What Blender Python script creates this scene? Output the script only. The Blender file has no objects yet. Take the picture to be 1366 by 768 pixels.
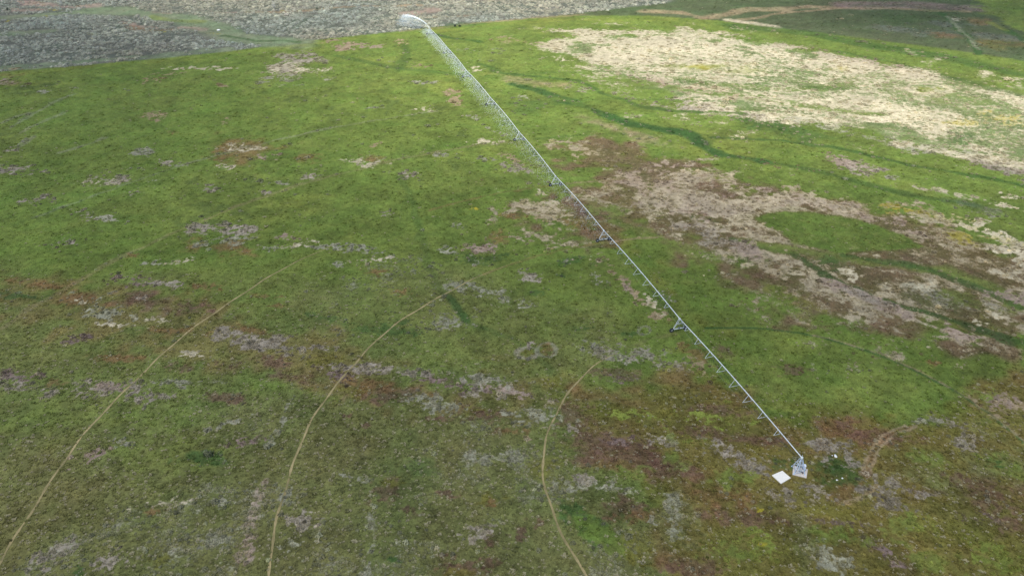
import bpy, math, random
import numpy as np
from mathutils import Vector, Matrix

# ------------------------------------------------------------------ camera
W, H = 1366.0, 768.0                     # size of the photograph in pixels
FOC, CAM_H, PITCH = 990.5, 116.9, 0.5489   # focal length in photo pixels, drone height in m, downward tilt
scene = bpy.context.scene
col = scene.collection
cam_data = bpy.data.cameras.new("camera")
cam = bpy.data.objects.new("camera", cam_data)
col.objects.link(cam)
cam.location = (0, 0, CAM_H)
cam.rotation_euler = (math.pi / 2 - PITCH, 0, 0)
cam_data.sensor_width = 36.0
cam_data.lens = FOC / W * 36.0
cam_data.clip_start = 1.0
cam_data.clip_end = 20000.0
scene.camera = cam

# ------------------------------------------------------------------ sky, sun, exposure
SUN_ELEV, SUN_AZ = math.radians(58), math.radians(215)   # azimuth clockwise from +Y
world = bpy.data.worlds.new("World")
scene.world = world
world.use_nodes = True
wn = world.node_tree
bg = wn.nodes["Background"]
sky = wn.nodes.new("ShaderNodeTexSky")
sky.sky_type = 'NISHITA'
sky.sun_disc = False
sky.sun_elevation = SUN_ELEV
sky.sun_rotation = SUN_AZ
sky.altitude = 1500
wn.links.new(sky.outputs[0], bg.inputs[0])
bg.inputs[1].default_value = 0.11
sun_data = bpy.data.lights.new("sun", 'SUN')
sun_data.energy = 3.8
sun_data.angle = math.radians(9)
sun_data.color = (1.0, 0.965, 0.91)
sun = bpy.data.objects.new("sun", sun_data)
col.objects.link(sun)
SUN_DIR = Vector((math.sin(SUN_AZ) * math.cos(SUN_ELEV), math.cos(SUN_AZ) * math.cos(SUN_ELEV), math.sin(SUN_ELEV)))
sun.rotation_euler = (-SUN_DIR).to_track_quat('-Z', 'Y').to_euler()
sun.location = (0, 0, 400)
scene.view_settings.view_transform = 'Standard'
scene.view_settings.look = 'None'
scene.view_settings.exposure = 1.12
scene.view_settings.gamma = 1.0
scene.render.engine = 'CYCLES'

rng = np.random.default_rng(7)
random.seed(7)

# ------------------------------------------------------------------ pixel -> ground
def U(x, y, z=0.0):
    """the point of the level plane z that the photograph shows at pixel x, y"""
    u, v = (x - W / 2) / FOC, -(y - H / 2) / FOC
    c, s = math.cos(PITCH), math.sin(PITCH)
    dx, dy, dz = u, c + v * s, -s + v * c
    t = (CAM_H - z) / -dz
    return np.array((dx * t, dy * t))

def relief(x, y):
    """gentle swells of the ground"""
    return (0.10 * np.sin(x / 17.0 + 0.7 * np.sin(y / 23.0)) * np.cos(y / 19.0 + 1.3)
            + 0.22 * np.sin(x / 53.0 + 2.1) * np.sin(y / 61.0 + 0.4))

# ------------------------------------------------------------------ noise on arrays
def vnoise(x, y, lam, seed):
    X, Y = x / lam + seed * 17.31, y / lam + seed * 9.73
    xi, yi = np.floor(X).astype(np.int64), np.floor(Y).astype(np.int64)
    fx, fy = X - xi, Y - yi
    fx, fy = fx * fx * (3 - 2 * fx), fy * fy * (3 - 2 * fy)
    def h(a, b):
        n = (a * 374761393 + b * 668265263 + seed * 982451653) & 0xFFFFFFFF
        n = ((n ^ (n >> 13)) * 1274126177) & 0xFFFFFFFF
        return ((n ^ (n >> 16)) & 0xFFFF) / 65535.0 * 2 - 1
    a, b, c, d = h(xi, yi), h(xi + 1, yi), h(xi, yi + 1), h(xi + 1, yi + 1)
    return (a * (1 - fx) + b * fx) * (1 - fy) + (c * (1 - fx) + d * fx) * fy

def sstep(t):
    t = np.clip(t, 0, 1)
    return t * t * (3 - 2 * t)

# ------------------------------------------------------------------ materials
def nodes_of(m):
    m.use_nodes = True
    nt = m.node_tree
    return nt, nt.nodes, nt.links, nt.nodes["Principled BSDF"]

def simple_mat(name, rgb, rough=0.6, metal=0.0, var=0.25, scale=6.0):
    m = bpy.data.materials.new(name)
    nt, N, Lk, b = nodes_of(m)
    tc = N.new("ShaderNodeTexCoord")
    nz = N.new("ShaderNodeTexNoise")
    nz.inputs["Scale"].default_value = scale
    nz.inputs["Detail"].default_value = 6
    Lk.new(tc.outputs["Object"], nz.inputs["Vector"])
    mx = N.new("ShaderNodeMix"); mx.data_type = 'RGBA'
    mx.inputs[6].default_value = (*[c * (1 - var) for c in rgb], 1)
    mx.inputs[7].default_value = (*[min(1, c * (1 + var)) for c in rgb], 1)
    Lk.new(nz.outputs["Fac"], mx.inputs[0])
    Lk.new(mx.outputs[2], b.inputs["Base Color"])
    b.inputs["Roughness"].default_value = rough
    b.inputs["Metallic"].default_value = metal
    return m

def s2l(c):
    c = c / 255.0
    return c / 12.92 if c <= 0.04045 else ((c + 0.055) / 1.055) ** 2.4
ALB = 0.66
def C(r, g, b):
    return np.array([s2l(r) * ALB, s2l(g) * ALB, s2l(b) * ALB])

PAL = dict(
    lush=C(108, 122, 55), lush2=C(96, 113, 48), ygreen=C(122, 130, 58), dgreen=C(60, 86, 42),
    olive=C(112, 112, 66), moss=C(110, 106, 48), brown=C(124, 97, 64), red=C(110, 85, 70),
    grey=C(154, 143, 124), cream=C(192, 180, 148), tan=C(150, 132, 100), pink=C(156, 136, 118),
    yellow=C(160, 148, 50), sage=C(106, 108, 93), sagegreen=C(122, 130, 98), dfield=C(80, 88, 60),
    pale=C(150, 147, 122), mauve=C(126, 108, 98), blue=C(98, 104, 90))

# ------------------------------------------------------------------ ground sheet
# rows get wider apart with distance, out to the horizon; the sheet fans out with them
rows = [30.0]
while rows[-1] < 720.0:
    y = rows[-1]
    rows.append(y + max(0.34, 0.0000085 * (y * y + CAM_H ** 2) * 1.0 + 0.10))
n_fine = len(rows)
while rows[-1] < 16000.0:
    rows.append(rows[-1] * 1.25)
rows = np.array([-3000.0, -800.0, -200.0, -40.0] + rows)
NC = 1040
tcol = np.linspace(-1, 1, NC)
wide = np.concatenate([[-60, -14, -4.5, -1.7], tcol, [1.7, 4.5, 14, 60]])
half = 62 + 0.80 * np.clip(rows, 30, None)
GX = half[:, None] * wide[None, :]
GY = np.repeat(rows[:, None], GX.shape[1], 1)
nr, nc = GX.shape
vx, vy = GX.ravel(), GY.ravel()
print("ground verts", len(vx), nr, nc)

OCT = [0.8, 1.6, 3.2, 6.4, 12.8, 25.6, 51.2, 102.4]
NZ = [vnoise(vx, vy, l, i + 1) for i, l in enumerate(OCT)]
NZ2 = [vnoise(vx, vy, l, i + 31) for i, l in enumerate(OCT)]
def oct_at(lam, bank=NZ):
    i = int(np.clip(round(math.log2(max(lam, 0.8) / 0.8)), 0, len(OCT) - 1))
    return bank[i]

cover = np.empty((len(vx), 3))
cover[:] = PAL['lush']
GROUPS = ['dgreen', 'grey', 'cream', 'sage', 'brown', 'olive']
GMAP = dict(dgreen='dgreen', grey='grey', pale='grey', mauve='grey', blue='grey', cream='cream', tan='cream', pink='cream',
            sage='sage', sagegreen='sage0', brown='brown', red='brown', olive='olive', moss='olive')
WT = {g: np.zeros(len(vx)) for g in GROUPS}

# two layers of cover: an even one, and one that stands as flecks and clumps over it (density dens2)
cover2 = np.empty((len(vx), 3))
cover2[:] = PAL['pale']
dens2 = np.zeros(len(vx))
FLECKY = {'grey', 'pale', 'cream', 'tan', 'pink', 'yellow', 'mauve', 'ygreen'}   # bleached plants stand singly; the rest grows as a sward

def lay(idx, m, cls, fleck=False):
    c = PAL[cls]
    if fleck:
        d0 = dens2[idx]
        d1 = d0 * (1 - m) + m
        k = (m / np.maximum(d1, 1e-4))[:, None]
        cover2[idx] = cover2[idx] * (1 - k) + c * k
        dens2[idx] = d1
    else:
        cover[idx] = cover[idx] * (1 - m[:, None]) + c * m[:, None]
        dens2[idx] = dens2[idx] * (1 - 0.85 * m)
    g = GMAP.get(cls)
    for k in GROUPS:
        WT[k][idx] = WT[k][idx] * (1 - m) + (m if k == g else 0)

def grain_mask(idx, size, grain, seed):
    """flecks: clumps of plants with gaps between"""
    if grain <= 0:
        return 1.0
    bank = NZ if seed % 2 else NZ2
    a = oct_at(size * 0.06, bank)[idx] * 0.40 + oct_at(size * 0.13, bank)[idx] * 0.5 + oct_at(size * 0.30, bank)[idx] * 0.5 + oct_at(size * 0.7, bank)[idx] * 0.35 + NZ[1][idx] * 0.25
    return 1 - grain + grain * sstep((a + 0.25) / 0.6)

opn = [0]
def B(cls, x, y, rx, ry, rot=0, a=0.9, soft=0.95, br=0.75, grain=0.45):
    """a patch of one kind of cover, ellipse with a ragged edge; placed by photo pixel, laid out in metres on the ground"""
    opn[0] += 1
    c, s = math.cos(math.radians(rot)), math.sin(math.radians(rot))
    p = U(x, y)
    e1 = (U(x + rx * c, y + rx * s) - U(x - rx * c, y - rx * s)) / 2
    yy = min(ry, y + 30)
    e2 = (U(x - yy * s, y + yy * c) - U(x + yy * s, y - yy * c)) / 2
    M = np.linalg.inv(np.stack([e1, e2], 1))
    r_m = max(np.hypot(*e1), np.hypot(*e2)); r_s = min(np.hypot(*e1), np.hypot(*e2))
    ext = r_m * 2.6 + 3
    idx = np.nonzero((np.abs(vx - p[0]) < ext) & (np.abs(vy - p[1]) < ext))[0]
    if not len(idx):
        return
    d = np.stack([vx[idx] - p[0], vy[idx] - p[1]], 1) @ M.T
    r = np.hypot(d[:, 0], d[:, 1]) * 0.88
    size = math.sqrt(r_m * r_s)
    bank = NZ if opn[0] % 2 else NZ2
    n = oct_at(size * 0.8, bank)[idx] * 0.6 + oct_at(size * 0.4, bank)[idx] * 0.5 + oct_at(size * 0.18, bank)[idx] * 0.4 + oct_at(0.8, bank)[idx] * 0.2
    m = sstep((1 - r + br * n) / soft + 0.18) * a
    lay(idx, m * grain_mask(idx, max(size, 8), grain * (0.9 if cls in FLECKY else 0.45), opn[0]), cls, grain >= 0.4 and cls in FLECKY)

def seg_dist(px, py, pts, closed=False):
    best = np.full(len(px), 1e9)
    k = len(pts)
    for i in range(k if closed else k - 1):
        a, b = pts[i], pts[(i + 1) % k]
        ab = b - a
        t = np.clip(((px - a[0]) * ab[0] + (py - a[1]) * ab[1]) / max(ab @ ab, 1e-9), 0, 1)
        best = np.minimum(best, np.hypot(px - a[0] - t * ab[0], py - a[1] - t * ab[1]))
    return best

def S(cls, pts, w, a=0.8, soft=0.6, br=0.6, grain=0.3):
    """a strip of cover along a line; w is its half width in metres"""
    opn[0] += 1
    P = np.array([U(*q) for q in pts])
    lo, hi = P.min(0) - w * 3 - 4, P.max(0) + w * 3 + 4
    idx = np.nonzero((vx > lo[0]) & (vx < hi[0]) & (vy > lo[1]) & (vy < hi[1]))[0]
    if not len(idx):
        return
    d = seg_dist(vx[idx] + oct_at(w * 5)[idx] * w * 0.6, vy[idx] + oct_at(w * 5, NZ2)[idx] * w * 0.6, P)
    bank = NZ if opn[0] % 2 else NZ2
    n = oct_at(w * 4, bank)[idx] * 0.6 + oct_at(w * 1.2, bank)[idx] * 0.5
    m = sstep((1 - d / w + br * n) / soft) * a
    lay(idx, m * grain_mask(idx, max(w * 3, 8), grain * (0.9 if cls in FLECKY else 0.45), opn[0]), cls, grain >= 0.4 and cls in FLECKY)

def inside(px, py, P):
    r = np.zeros(len(px), bool)
    k = len(P)
    for i in range(k):
        (x0, y0), (x1, y1) = P[i], P[(i + 1) % k]
        if y0 == y1:
            continue
        r ^= ((y0 > py) != (y1 > py)) & (px < (x1 - x0) * (py - y0) / (y1 - y0) + x0)
    return r

def A(cls, pts, soft=6.0, a=0.9, br=1.0, grain=0.3, lam=None):
    """a large area of cover with a polygonal outline; soft is the width of its ragged border in metres"""
    opn[0] += 1
    P = np.array([U(*q) for q in pts])
    lo, hi = P.min(0) - soft * 3, P.max(0) + soft * 3
    idx = np.nonzero((vx > lo[0]) & (vx < hi[0]) & (vy > lo[1]) & (vy < hi[1]))[0]
    if not len(idx):
        return
    ins = inside(vx[idx], vy[idx], P)
    d = seg_dist(vx[idx], vy[idx], P, True) * np.where(ins, 1, -1)
    bank = NZ if opn[0] % 2 else NZ2
    l = lam or soft * 2
    n = oct_at(l, bank)[idx] * 0.6 + oct_at(l / 2, bank)[idx] * 0.5 + oct_at(l / 5, bank)[idx] * 0.4
    m = sstep(0.5 + d / soft + br * n) * a
    lay(idx, m * grain_mask(idx, max(soft * 3, 10), grain * (0.9 if cls in FLECKY else 0.45), opn[0]), cls, grain >= 0.4 and cls in FLECKY)

def ring(cls, x, y, rx, ry, w, a=0.8, rot=0):
    pts = []
    for k in range(25):
        t = 2 * math.pi * k / 24
        c, s = math.cos(math.radians(rot)), math.sin(math.radians(rot))
        q = (rx * math.cos(t), ry * math.sin(t))
        pts.append((x + q[0] * c - q[1] * s, y + q[0] * s + q[1] * c))
    S(cls, pts, w, a=a, br=0.5, grain=0.3)

# ---- base variation of the irrigated grass
allv = np.arange(len(vx))
lay(allv, sstep((NZ[5] * 0.6 + NZ[6] * 0.6 + NZ[3] * 0.3) * 0.9 + 0.3) * 0.65, 'lush2')
lay(allv, sstep((NZ2[5] * 0.6 + NZ2[6] * 0.5 + NZ2[3] * 0.4 - 0.15)) * 0.55, 'ygreen')
lay(allv, sstep((NZ2[4] * 0.7 + NZ2[2] * 0.6 + NZ[6] * 0.4 - 0.55) * 2) * 0.40, 'dgreen')
lay(allv, sstep((NZ[4] * 0.5 + NZ[2] * 0.5 + NZ2[6] * 0.5 - 0.55) * 1.5) * 0.45, 'pale', True)

# ---- outside the circle: sagebrush on the far left, a dark field on the far right
A('sage', [(-900, 175), (-300, 130), (0, 96), (120, 86), (300, 69), (400, 56), (540, 41), (640, 30), (740, 22), (900, 4), (960, -40), (900, -150), (-900, -150)], soft=3, a=1, br=0.4, grain=0)
A('dfield', [(745, 21), (890, 5), (960, -40), (1000, -150), (2400, -150), (2400, 230), (1900, 150), (1366, 82), (1290, 70), (1200, 58), (1110, 46), (1040, 38), (960, 28), (860, 21)], soft=4, a=0.95, br=0.5, grain=0.15)
# sagebrush: valleys, cut banks and tracks
S('sagegreen', [(150, 12), (200, 20), (260, 29), (330, 46), (370, 55), (400, 57)], 20, a=0.95, grain=0)
S('sagegreen', [(0, 26), (60, 20), (120, 16), (150, 12)], 14, a=0.85, grain=0)
S('sagegreen', [(0, 47), (30, 46), (60, 43)], 12, a=0.8)
S('sagegreen', [(-200, 100), (0, 90), (60, 87), (160, 78), (300, 66)], 7, a=0.8)
S('ygreen', [(200, 21), (225, 28), (265, 30)], 7, a=0.6)
S('dgreen', [(300, 47), (340, 54), (400, 56)], 3, a=0.7)
for pts, w in (([(45, 6), (70, 9), (90, 10), (120, 8)], 9), ([(15, 13), (45, 14)], 8), ([(30, 5), (44, 6)], 5), ([(160, 31), (176, 33)], 5), ([(178, 34), (205, 38)], 3.5),
               ([(240, 37), (272, 39)], 5), ([(200, 17), (225, 18)], 4), ([(283, 18), (312, 18)], 4), ([(545, 17), (576, 13)], 13), ([(20, 2), (50, 3)], 4)):
    S('pink', pts, w, a=0.85)
S('tan', [(330, 18), (380, 17), (425, 13), (450, 11), (480, 9), (560, 7)], 5, a=0.7)
S('tan', [(575, 24), (620, 22), (640, 20)], 5, a=0.5)
S('tan', [(540, 42), (640, 31), (700, 25), (780, 20)], 3.5, a=0.5)
S('brown', [(175, 36), (200, 41), (230, 40)], 4, a=0.6)
for q in ((128, 46, 12, 2), (215, 43, 10, 2), (78, 14, 13, 2), (8, 29, 7, 3), (372, 15, 9, 3), (287, 45, 8, 2), (415, 48, 6, 2), (60, 22, 10, 2)):
    B('yellow', *q, a=0.55)
B('tan', 20, 93, 35, 4, a=0.6)
B('red', 5, 100, 25, 3, a=0.5)
B('dgreen', 620, 33, 30, 3, a=0.5)
# dark field: bleached tracks, ditch, ochre bands
S('tan', [(855, 15), (905, 18), (945, 24), (960, 24)], 9, a=0.9)
S('tan', [(945, 24), (972, 19), (1000, 13), (1050, 12), (1090, 9), (1200, 9)], 9, a=0.85)
S('mauve', [(1150, 5), (1250, 6), (1310, 12)], 20, a=0.75)
S('tan', [(970, 28), (1010, 23), (1050, 17), (1110, 12), (1200, 12), (1290, 16)], 4.5, a=0.75)
S('cream', [(970, 27), (1000, 30), (1036, 36)], 5, a=0.9)
A('lush', [(1298, -20), (1310, 12), (1340, 34), (1400, 60), (1700, 90), (1700, -60)], soft=8, a=0.9)
B('dgreen', 1215, 22, 90, 10, a=0.5)
B('blue', 1230, 42, 60, 5, rot=6, a=0.7)
B('blue', 1265, 33, 40, 4, a=0.6)
B('pale', 1275, 26, 14, 3, a=0.8)
B('moss', 1340, 59, 45, 6, rot=5, a=0.5)
B('brown', 1345, 60, 40, 4, rot=5, a=0.4)
B('brown', 1262, 47, 28, 4, rot=5, a=0.6)
B('brown', 1310, 28, 18, 5, a=0.6)
B('blue', 1330, 50, 50, 4, rot=5, a=0.6)
S('dgreen', [(1258, 18), (1272, 34), (1290, 48), (1302, 62), (1306, 72)], 3, a=0.9, grain=0)
S('pale', [(1262, 22), (1296, 54), (1306, 66)], 2, a=0.5)
S('dgreen', [(1345, 40), (1366, 55), (1420, 80)], 3, a=0.8)
S('ygreen', [(1320, 30), (1345, 42)], 3, a=0.6)

# ---- rim of the circle
S('dgreen', [(1000, 36), (1110, 52), (1200, 68), (1290, 86), (1366, 100), (1600, 140)], 14, a=0.65)
S('lush', [(1000, 44), (1110, 62), (1200, 76), (1366, 108), (1600, 150)], 12, a=0.6)
S('dgreen', [(1120, 70), (1220, 92), (1366, 130), (1600, 190)], 5, a=0.5)
S('ygreen', [(0, 100), (300, 72), (540, 45), (740, 26), (900, 26)], 5, a=0.5)

# ---- bleached grass in the upper right
CREAM = [(735, 66), (800, 50), (906, 46), (1000, 56), (1080, 68), (1150, 80), (1240, 97), (1300, 112), (1500, 150), (1500, 260), (1366, 222), (1280, 200), (1210, 186), (1120, 166), (1050, 158), (980, 145), (906, 128), (850, 108), (790, 84)]
A('pale', CREAM, soft=14, a=0.45, br=0.9, grain=0.35)
A('cream', CREAM, soft=48, a=0.84, br=0.9, grain=0.55, lam=30)
A('cream', [(700, 62), (760, 44), (906, 40), (1010, 50), (1090, 64), (1000, 90), (880, 92), (780, 82)], soft=30, a=0.5, br=1.0, grain=0.7, lam=20)
B('cream', 960, 62, 90, 10, rot=4, a=0.8, grain=0.55)
B('cream', 1040, 75, 110, 10, rot=8, a=0.7, grain=0.6)
B('cream', 1230, 155, 90, 14, rot=12, a=0.7, grain=0.6)
B('pink', 1130, 78, 60, 6, rot=8, a=0.6, grain=0.5)
B('pink', 1060, 62, 40, 5, rot=8, a=0.5, grain=0.5)
B('pink', 1200, 92, 40, 5, rot=10, a=0.5)
S('lush', [(790, 88), (906, 104), (1000, 116), (1090, 118), (1150, 112)], 8, a=0.5, grain=0.5)
S('lush', [(800, 98), (906, 118), (1020, 132), (1120, 146), (1170, 150)], 6, a=0.65, grain=0.3)
S('dgreen', [(906, 108), (1010, 112), (1090, 118), (1180, 120)], 5, a=0.5, grain=0.6)
A('lush', CREAM, soft=30, a=0.30, br=1.8, grain=1.0, lam=26)
A('dgreen', CREAM, soft=30, a=0.18, br=1.8, grain=1.0, lam=12)
A('cream', CREAM, soft=40, a=0.46, br=1.4, grain=0.8, lam=20)
for pts, w in (([(800, 92), (900, 112), (1020, 122), (1120, 128)], 5), ([(860, 118), (980, 138), (1100, 152), (1230, 176)], 5), ([(1000, 104), (1120, 120), (1240, 140), (1366, 170)], 4), ([(930, 76), (1010, 84), (1100, 100)], 4)):
    S('dgreen', pts, w, a=0.26, br=1.0, grain=0.6)
B('cream', 930, 64, 80, 8, rot=4, a=0.6, grain=0.7)
B('cream', 1090, 80, 90, 8, rot=8, a=0.6, grain=0.7)
B('ygreen', 940, 89, 42, 5, a=0.85)
B('yellow', 935, 89, 18, 3, a=0.6)
B('ygreen', 1000, 94, 30, 4, a=0.5)
ring('cream', 1238, 119, 30, 6, 3, a=0.9, rot=3)
B('ygreen', 1238, 120, 24, 3.5, rot=3, a=0.9)
for q in ((1336, 157, 25, 5), (1123, 91, 9, 3), (1310, 150, 14, 4), (1352, 165, 18, 4), (1280, 165, 20, 4)):
    B('yellow', *q, a=0.6, grain=0.7)
B('dgreen', 1220, 165, 20, 4, a=0.5)
B('dgreen', 1290, 180, 22, 5, a=0.5)
B('lush', 1300, 135, 60, 8, rot=10, a=0.4)
S('pale', [(1080, 162), (1150, 182), (1200, 195), (1280, 205), (1366, 238)], 10, a=0.7, grain=0.6)
S('cream', [(1200, 193), (1260, 203), (1366, 226)], 7, a=0.8, grain=0.6)
B('mauve', 1330, 225, 50, 8, rot=14, a=0.5, grain=0.6)
B('dgreen', 1278, 188, 20, 5, a=0.6)
B('tan', 690, 55, 40, 6, rot=5, a=0.5, grain=0.7)
B('cream', 780, 42, 60, 5, rot=3, a=0.5, grain=0.8)
B('pale', 640, 66, 40, 5, a=0.4, grain=0.8)
B('cream', 850, 75, 45, 7, a=0.6, grain=0.6)
B('cream', 745, 78, 30, 4, a=0.6, grain=0.6)
B('grey', 870, 135, 60, 8, rot=10, a=0.6, grain=0.7)
B('grey', 770, 118, 30, 5, rot=10, a=0.5, grain=0.7)
B('pink', 880, 110, 40, 6, rot=8, a=0.6, grain=0.6)
B('tan', 940, 118, 50, 7, rot=8, a=0.6, grain=0.6)
B('grey', 930, 140, 60, 6, rot=10, a=0.5, grain=0.7)
B('grey', 1010, 158, 50, 6, rot=8, a=0.5, grain=0.7)

# ---- old ditches and dark lines
S('dgreen', [(640, 86), (670, 98), (720, 104), (772, 108), (805, 125), (856, 142), (906, 148), (990, 152)], 3, a=0.7, grain=0.5)
S('dgreen', [(690, 112), (765, 136), (816, 154), (839, 166), (910, 176), (930, 190), (967, 204), (1008, 213)], 4.5, a=0.95, grain=0.4)
S('dgreen', [(830, 158), (870, 170), (910, 178), (930, 188)], 5, a=0.8, grain=0.4)
S('dgreen', [(950, 183), (1041, 188), (1109, 196), (1211, 220), (1312, 238), (1366, 250), (1500, 280)], 2.6, a=0.75)
S('dgreen', [(1008, 213), (1080, 228), (1130, 240), (1220, 262), (1300, 275)], 4, a=0.6)
B('dgreen', 1020, 168, 42, 9, rot=8, a=0.8, grain=0.6)
B('dgreen', 1075, 180, 50, 8, rot=8, a=0.6, grain=0.6)
S('dgreen', [(575, 45), (602, 51), (640, 57)], 3, a=0.8, grain=0)
S('dgreen', [(450, 75), (500, 85), (530, 92), (580, 96), (622, 100)], 4, a=0.5)
S('dgreen', [(535, 60), (545, 80), (530, 95)], 4, a=0.45)
B('tan', 805, 166, 58, 7, rot=18, a=0.65, grain=0.15)
B('tan', 866, 187, 34, 8, rot=10, a=0.6, grain=0.2)
B('tan', 708, 109, 45, 5, rot=6, a=0.55, grain=0.2)
B('dgreen', 710, 140, 50, 10, a=0.45)
B('lush2', 780, 140, 50, 14, a=0.6)

# ---- upper middle and upper left patches
for cls, x, y, rx, ry, rot in (
    ('pink', 477, 61, 30, 7, 0), ('tan', 535, 57, 9, 4, 0), ('tan', 454, 60, 24, 6, 0), ('grey', 385, 84, 58, 14, 0), ('cream', 400, 92, 45, 8, 0), ('pale', 398, 106, 45, 6, 0),
    ('tan', 217, 100, 27, 7, -10), ('tan', 198, 108, 12, 4, 0), ('cream', 271, 91, 42, 3, 0), ('tan', 298, 114, 13, 3, 0), ('pink', 17, 110, 24, 4, 0), ('pale', 59, 122, 9, 3, 0),
    ('pale', 98, 118, 5, 2, 0), ('pale', 169, 118, 6, 2, 0), ('tan', 203, 154, 18, 7, 0), ('tan', 301, 159, 7, 2, 0), ('tan', 298, 164, 5, 2, 0), ('brown', 332, 200, 44, 18, 0),
    ('cream', 330, 196, 30, 6, 0), ('pink', 352, 208, 20, 4, 0), ('cream', 301, 222, 15, 4, 0), ('brown', 291, 207, 14, 6, 0), ('brown', 410, 210, 15, 5, 0), ('grey', 220, 217, 15, 5, 0),
    ('pale', 190, 203, 22, 7, 0), ('grey', 416, 234, 15, 7, 0), ('pale', 369, 244, 20, 3, 0), ('cream', 139, 244, 30, 5, 0), ('grey', 150, 240, 30, 8, 0), ('grey', 14, 227, 34, 8, 0),
    ('grey', 281, 251, 26, 5, 0), ('pale', 203, 242, 8, 2, 0), ('pale', 244, 221, 12, 4, 0), ('pale', 179, 226, 13, 4, 0), ('brown', 230, 177, 5, 2, 0), ('tan', 605, 130, 14, 10, 50),
    ('cream', 567, 145, 23, 4, 0), ('pale', 635, 156, 14, 3, 10), ('tan', 479, 132, 5, 2, 0), ('tan', 499, 192, 9, 5, 0), ('cream', 487, 216, 24, 7, 0), ('brown', 495, 212, 18, 4, 0),
    ('grey', 543, 232, 16, 5, 0), ('tan', 638, 242, 7, 2, 0), ('pale', 499, 144, 11, 2, 0), ('cream', 650, 189, 24, 4, 0), ('tan', 678, 208, 26, 5, 30), ('grey', 694, 226, 28, 8, 30),
    ('cream', 785, 198, 34, 12, 5), ('grey', 822, 217, 20, 8, 0), ('cream', 816, 227, 10, 5, 0), ('pale', 640, 212, 14, 4, 0), ('tan', 560, 88, 20, 3, 0), ('pale', 670, 178, 20, 3, 20),
    ('grey', 18, 200, 14, 4, 0), ('pale', 30, 190, 10, 2, -35), ('cream', 630, 92, 18, 4, 0), ('pale', 560, 110, 20, 3, 0), ('pale', 700, 130, 14, 3, 0), ('pale', 590, 205, 16, 4, 0)):
    B(cls, x, y, rx, ry, rot, grain=0.6, a=0.75)
B('lush', 785, 203, 18, 4, a=0.6)
B('red', 14, 112, 20, 3, a=0.4)
for pts in ([(10, 172), (70, 138), (100, 125)], [(25, 178), (85, 150)], [(80, 205), (140, 185)], [(25, 197), (44, 182)], [(0, 165), (40, 150)]):
    S('pale', pts, 1.6, a=0.35)

# ---- brown and tan band right of the machine
BAND = [(752, 196), (800, 184), (870, 205), (950, 236), (1100, 264), (1200, 282), (1290, 320), (1400, 360), (1500, 420), (1500, 480), (1366, 440), (1290, 456), (1180, 438), (1080, 424), (1000, 380), (930, 342), (880, 310), (850, 296), (820, 300), (775, 305), (716, 296), (722, 272), (790, 264), (812, 240)]
A('brown', BAND, soft=9, a=0.55, br=1.0, grain=0.35)
A('moss', BAND, soft=9, a=0.5, br=1.5, grain=0.7)
A('lush2', BAND, soft=14, a=0.60, br=1.7, grain=1.0, lam=20)
A('lush2', [(930, 330), (1010, 345), (1110, 380), (1210, 420), (1366, 450), (1366, 480), (1180, 450), (1060, 425), (980, 375)], soft=9, a=0.7, br=1.5, grain=0.8)
A('red', BAND, soft=12, a=0.70, br=1.6, grain=0.7, lam=16)
A('tan', BAND, soft=20, a=0.50, br=1.3, grain=0.6, lam=10)
A('pink', [(870, 208), (950, 238), (1100, 262), (1200, 285), (1250, 330), (1180, 310), (1080, 278), (1000, 280), (930, 300), (850, 270), (830, 235)], soft=8, a=0.58, br=1.2, grain=0.7)
A('cream', BAND, soft=24, a=0.34, br=1.5, grain=0.9, lam=8)
B('red', 960, 255, 60, 8, rot=12, a=0.5, grain=0.6)
B('red', 860, 225, 30, 10, rot=20, a=0.4, grain=0.6)
B('red', 1230, 348, 60, 8, rot=12, a=0.55, grain=0.6)
A('lush2', [(1003, 291), (1024, 284), (1080, 283), (1140, 292), (1200, 313), (1232, 330), (1180, 336), (1120, 339), (1060, 326), (1034, 306)], soft=2.5, a=0.97, br=0.5, grain=0)
A('ygreen', [(1003, 291), (1024, 284), (1080, 283), (1140, 292), (1200, 313), (1232, 330), (1180, 336), (1120, 339), (1060, 326), (1034, 306)], soft=8, a=0.3, br=1, grain=0.4)
B('lush', 915, 335, 40, 12, rot=15, a=0.6)
S('dgreen', [(975, 318), (1020, 328), (1060, 338), (1090, 358), (1130, 384), (1200, 408), (1270, 430), (1366, 456)], 2.6, a=0.8, grain=0.5)
S('lush', [(985, 322), (1060, 333), (1150, 350), (1250, 365), (1310, 388), (1366, 412)], 6, a=0.75, grain=0.4)
S('dgreen', [(1130, 342), (1200, 352), (1250, 365), (1310, 388), (1366, 410)], 2.2, a=0.7, grain=0.5)
B('dgreen', 1110, 348, 36, 10, rot=20, a=0.7, grain=0.5)
B('dgreen', 1250, 400, 60, 14, rot=15, a=0.4, grain=0.6)
B('lush', 1060, 410, 60, 16, rot=25, a=0.5, grain=0.5)
B('lush', 1290, 400, 50, 12, rot=15, a=0.6, grain=0.4)
B('grey', 930, 300, 40, 10, rot=20, a=0.5, grain=0.7)
B('grey', 960, 318, 50, 10, rot=15, a=0.5, grain=0.7)
B('dgreen', 945, 292, 30, 7, rot=15, a=0.6, grain=0.6)
B('dgreen', 1000, 345, 30, 8, a=0.5, grain=0.5)
S('pink', [(1110, 378), (1145, 392), (1180, 405), (1215, 424)], 3.2, a=0.75, grain=0.6)
S('grey', [(1130, 385), (1160, 398), (1190, 408)], 2.2, a=0.7, grain=0.5)
B('pink', 1278, 443, 22, 7, rot=15, a=0.7, grain=0.6)
B('red', 1150, 438, 46, 8, rot=5, a=0.5)
B('moss', 1060, 395, 50, 12, rot=25, a=0.5)
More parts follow.
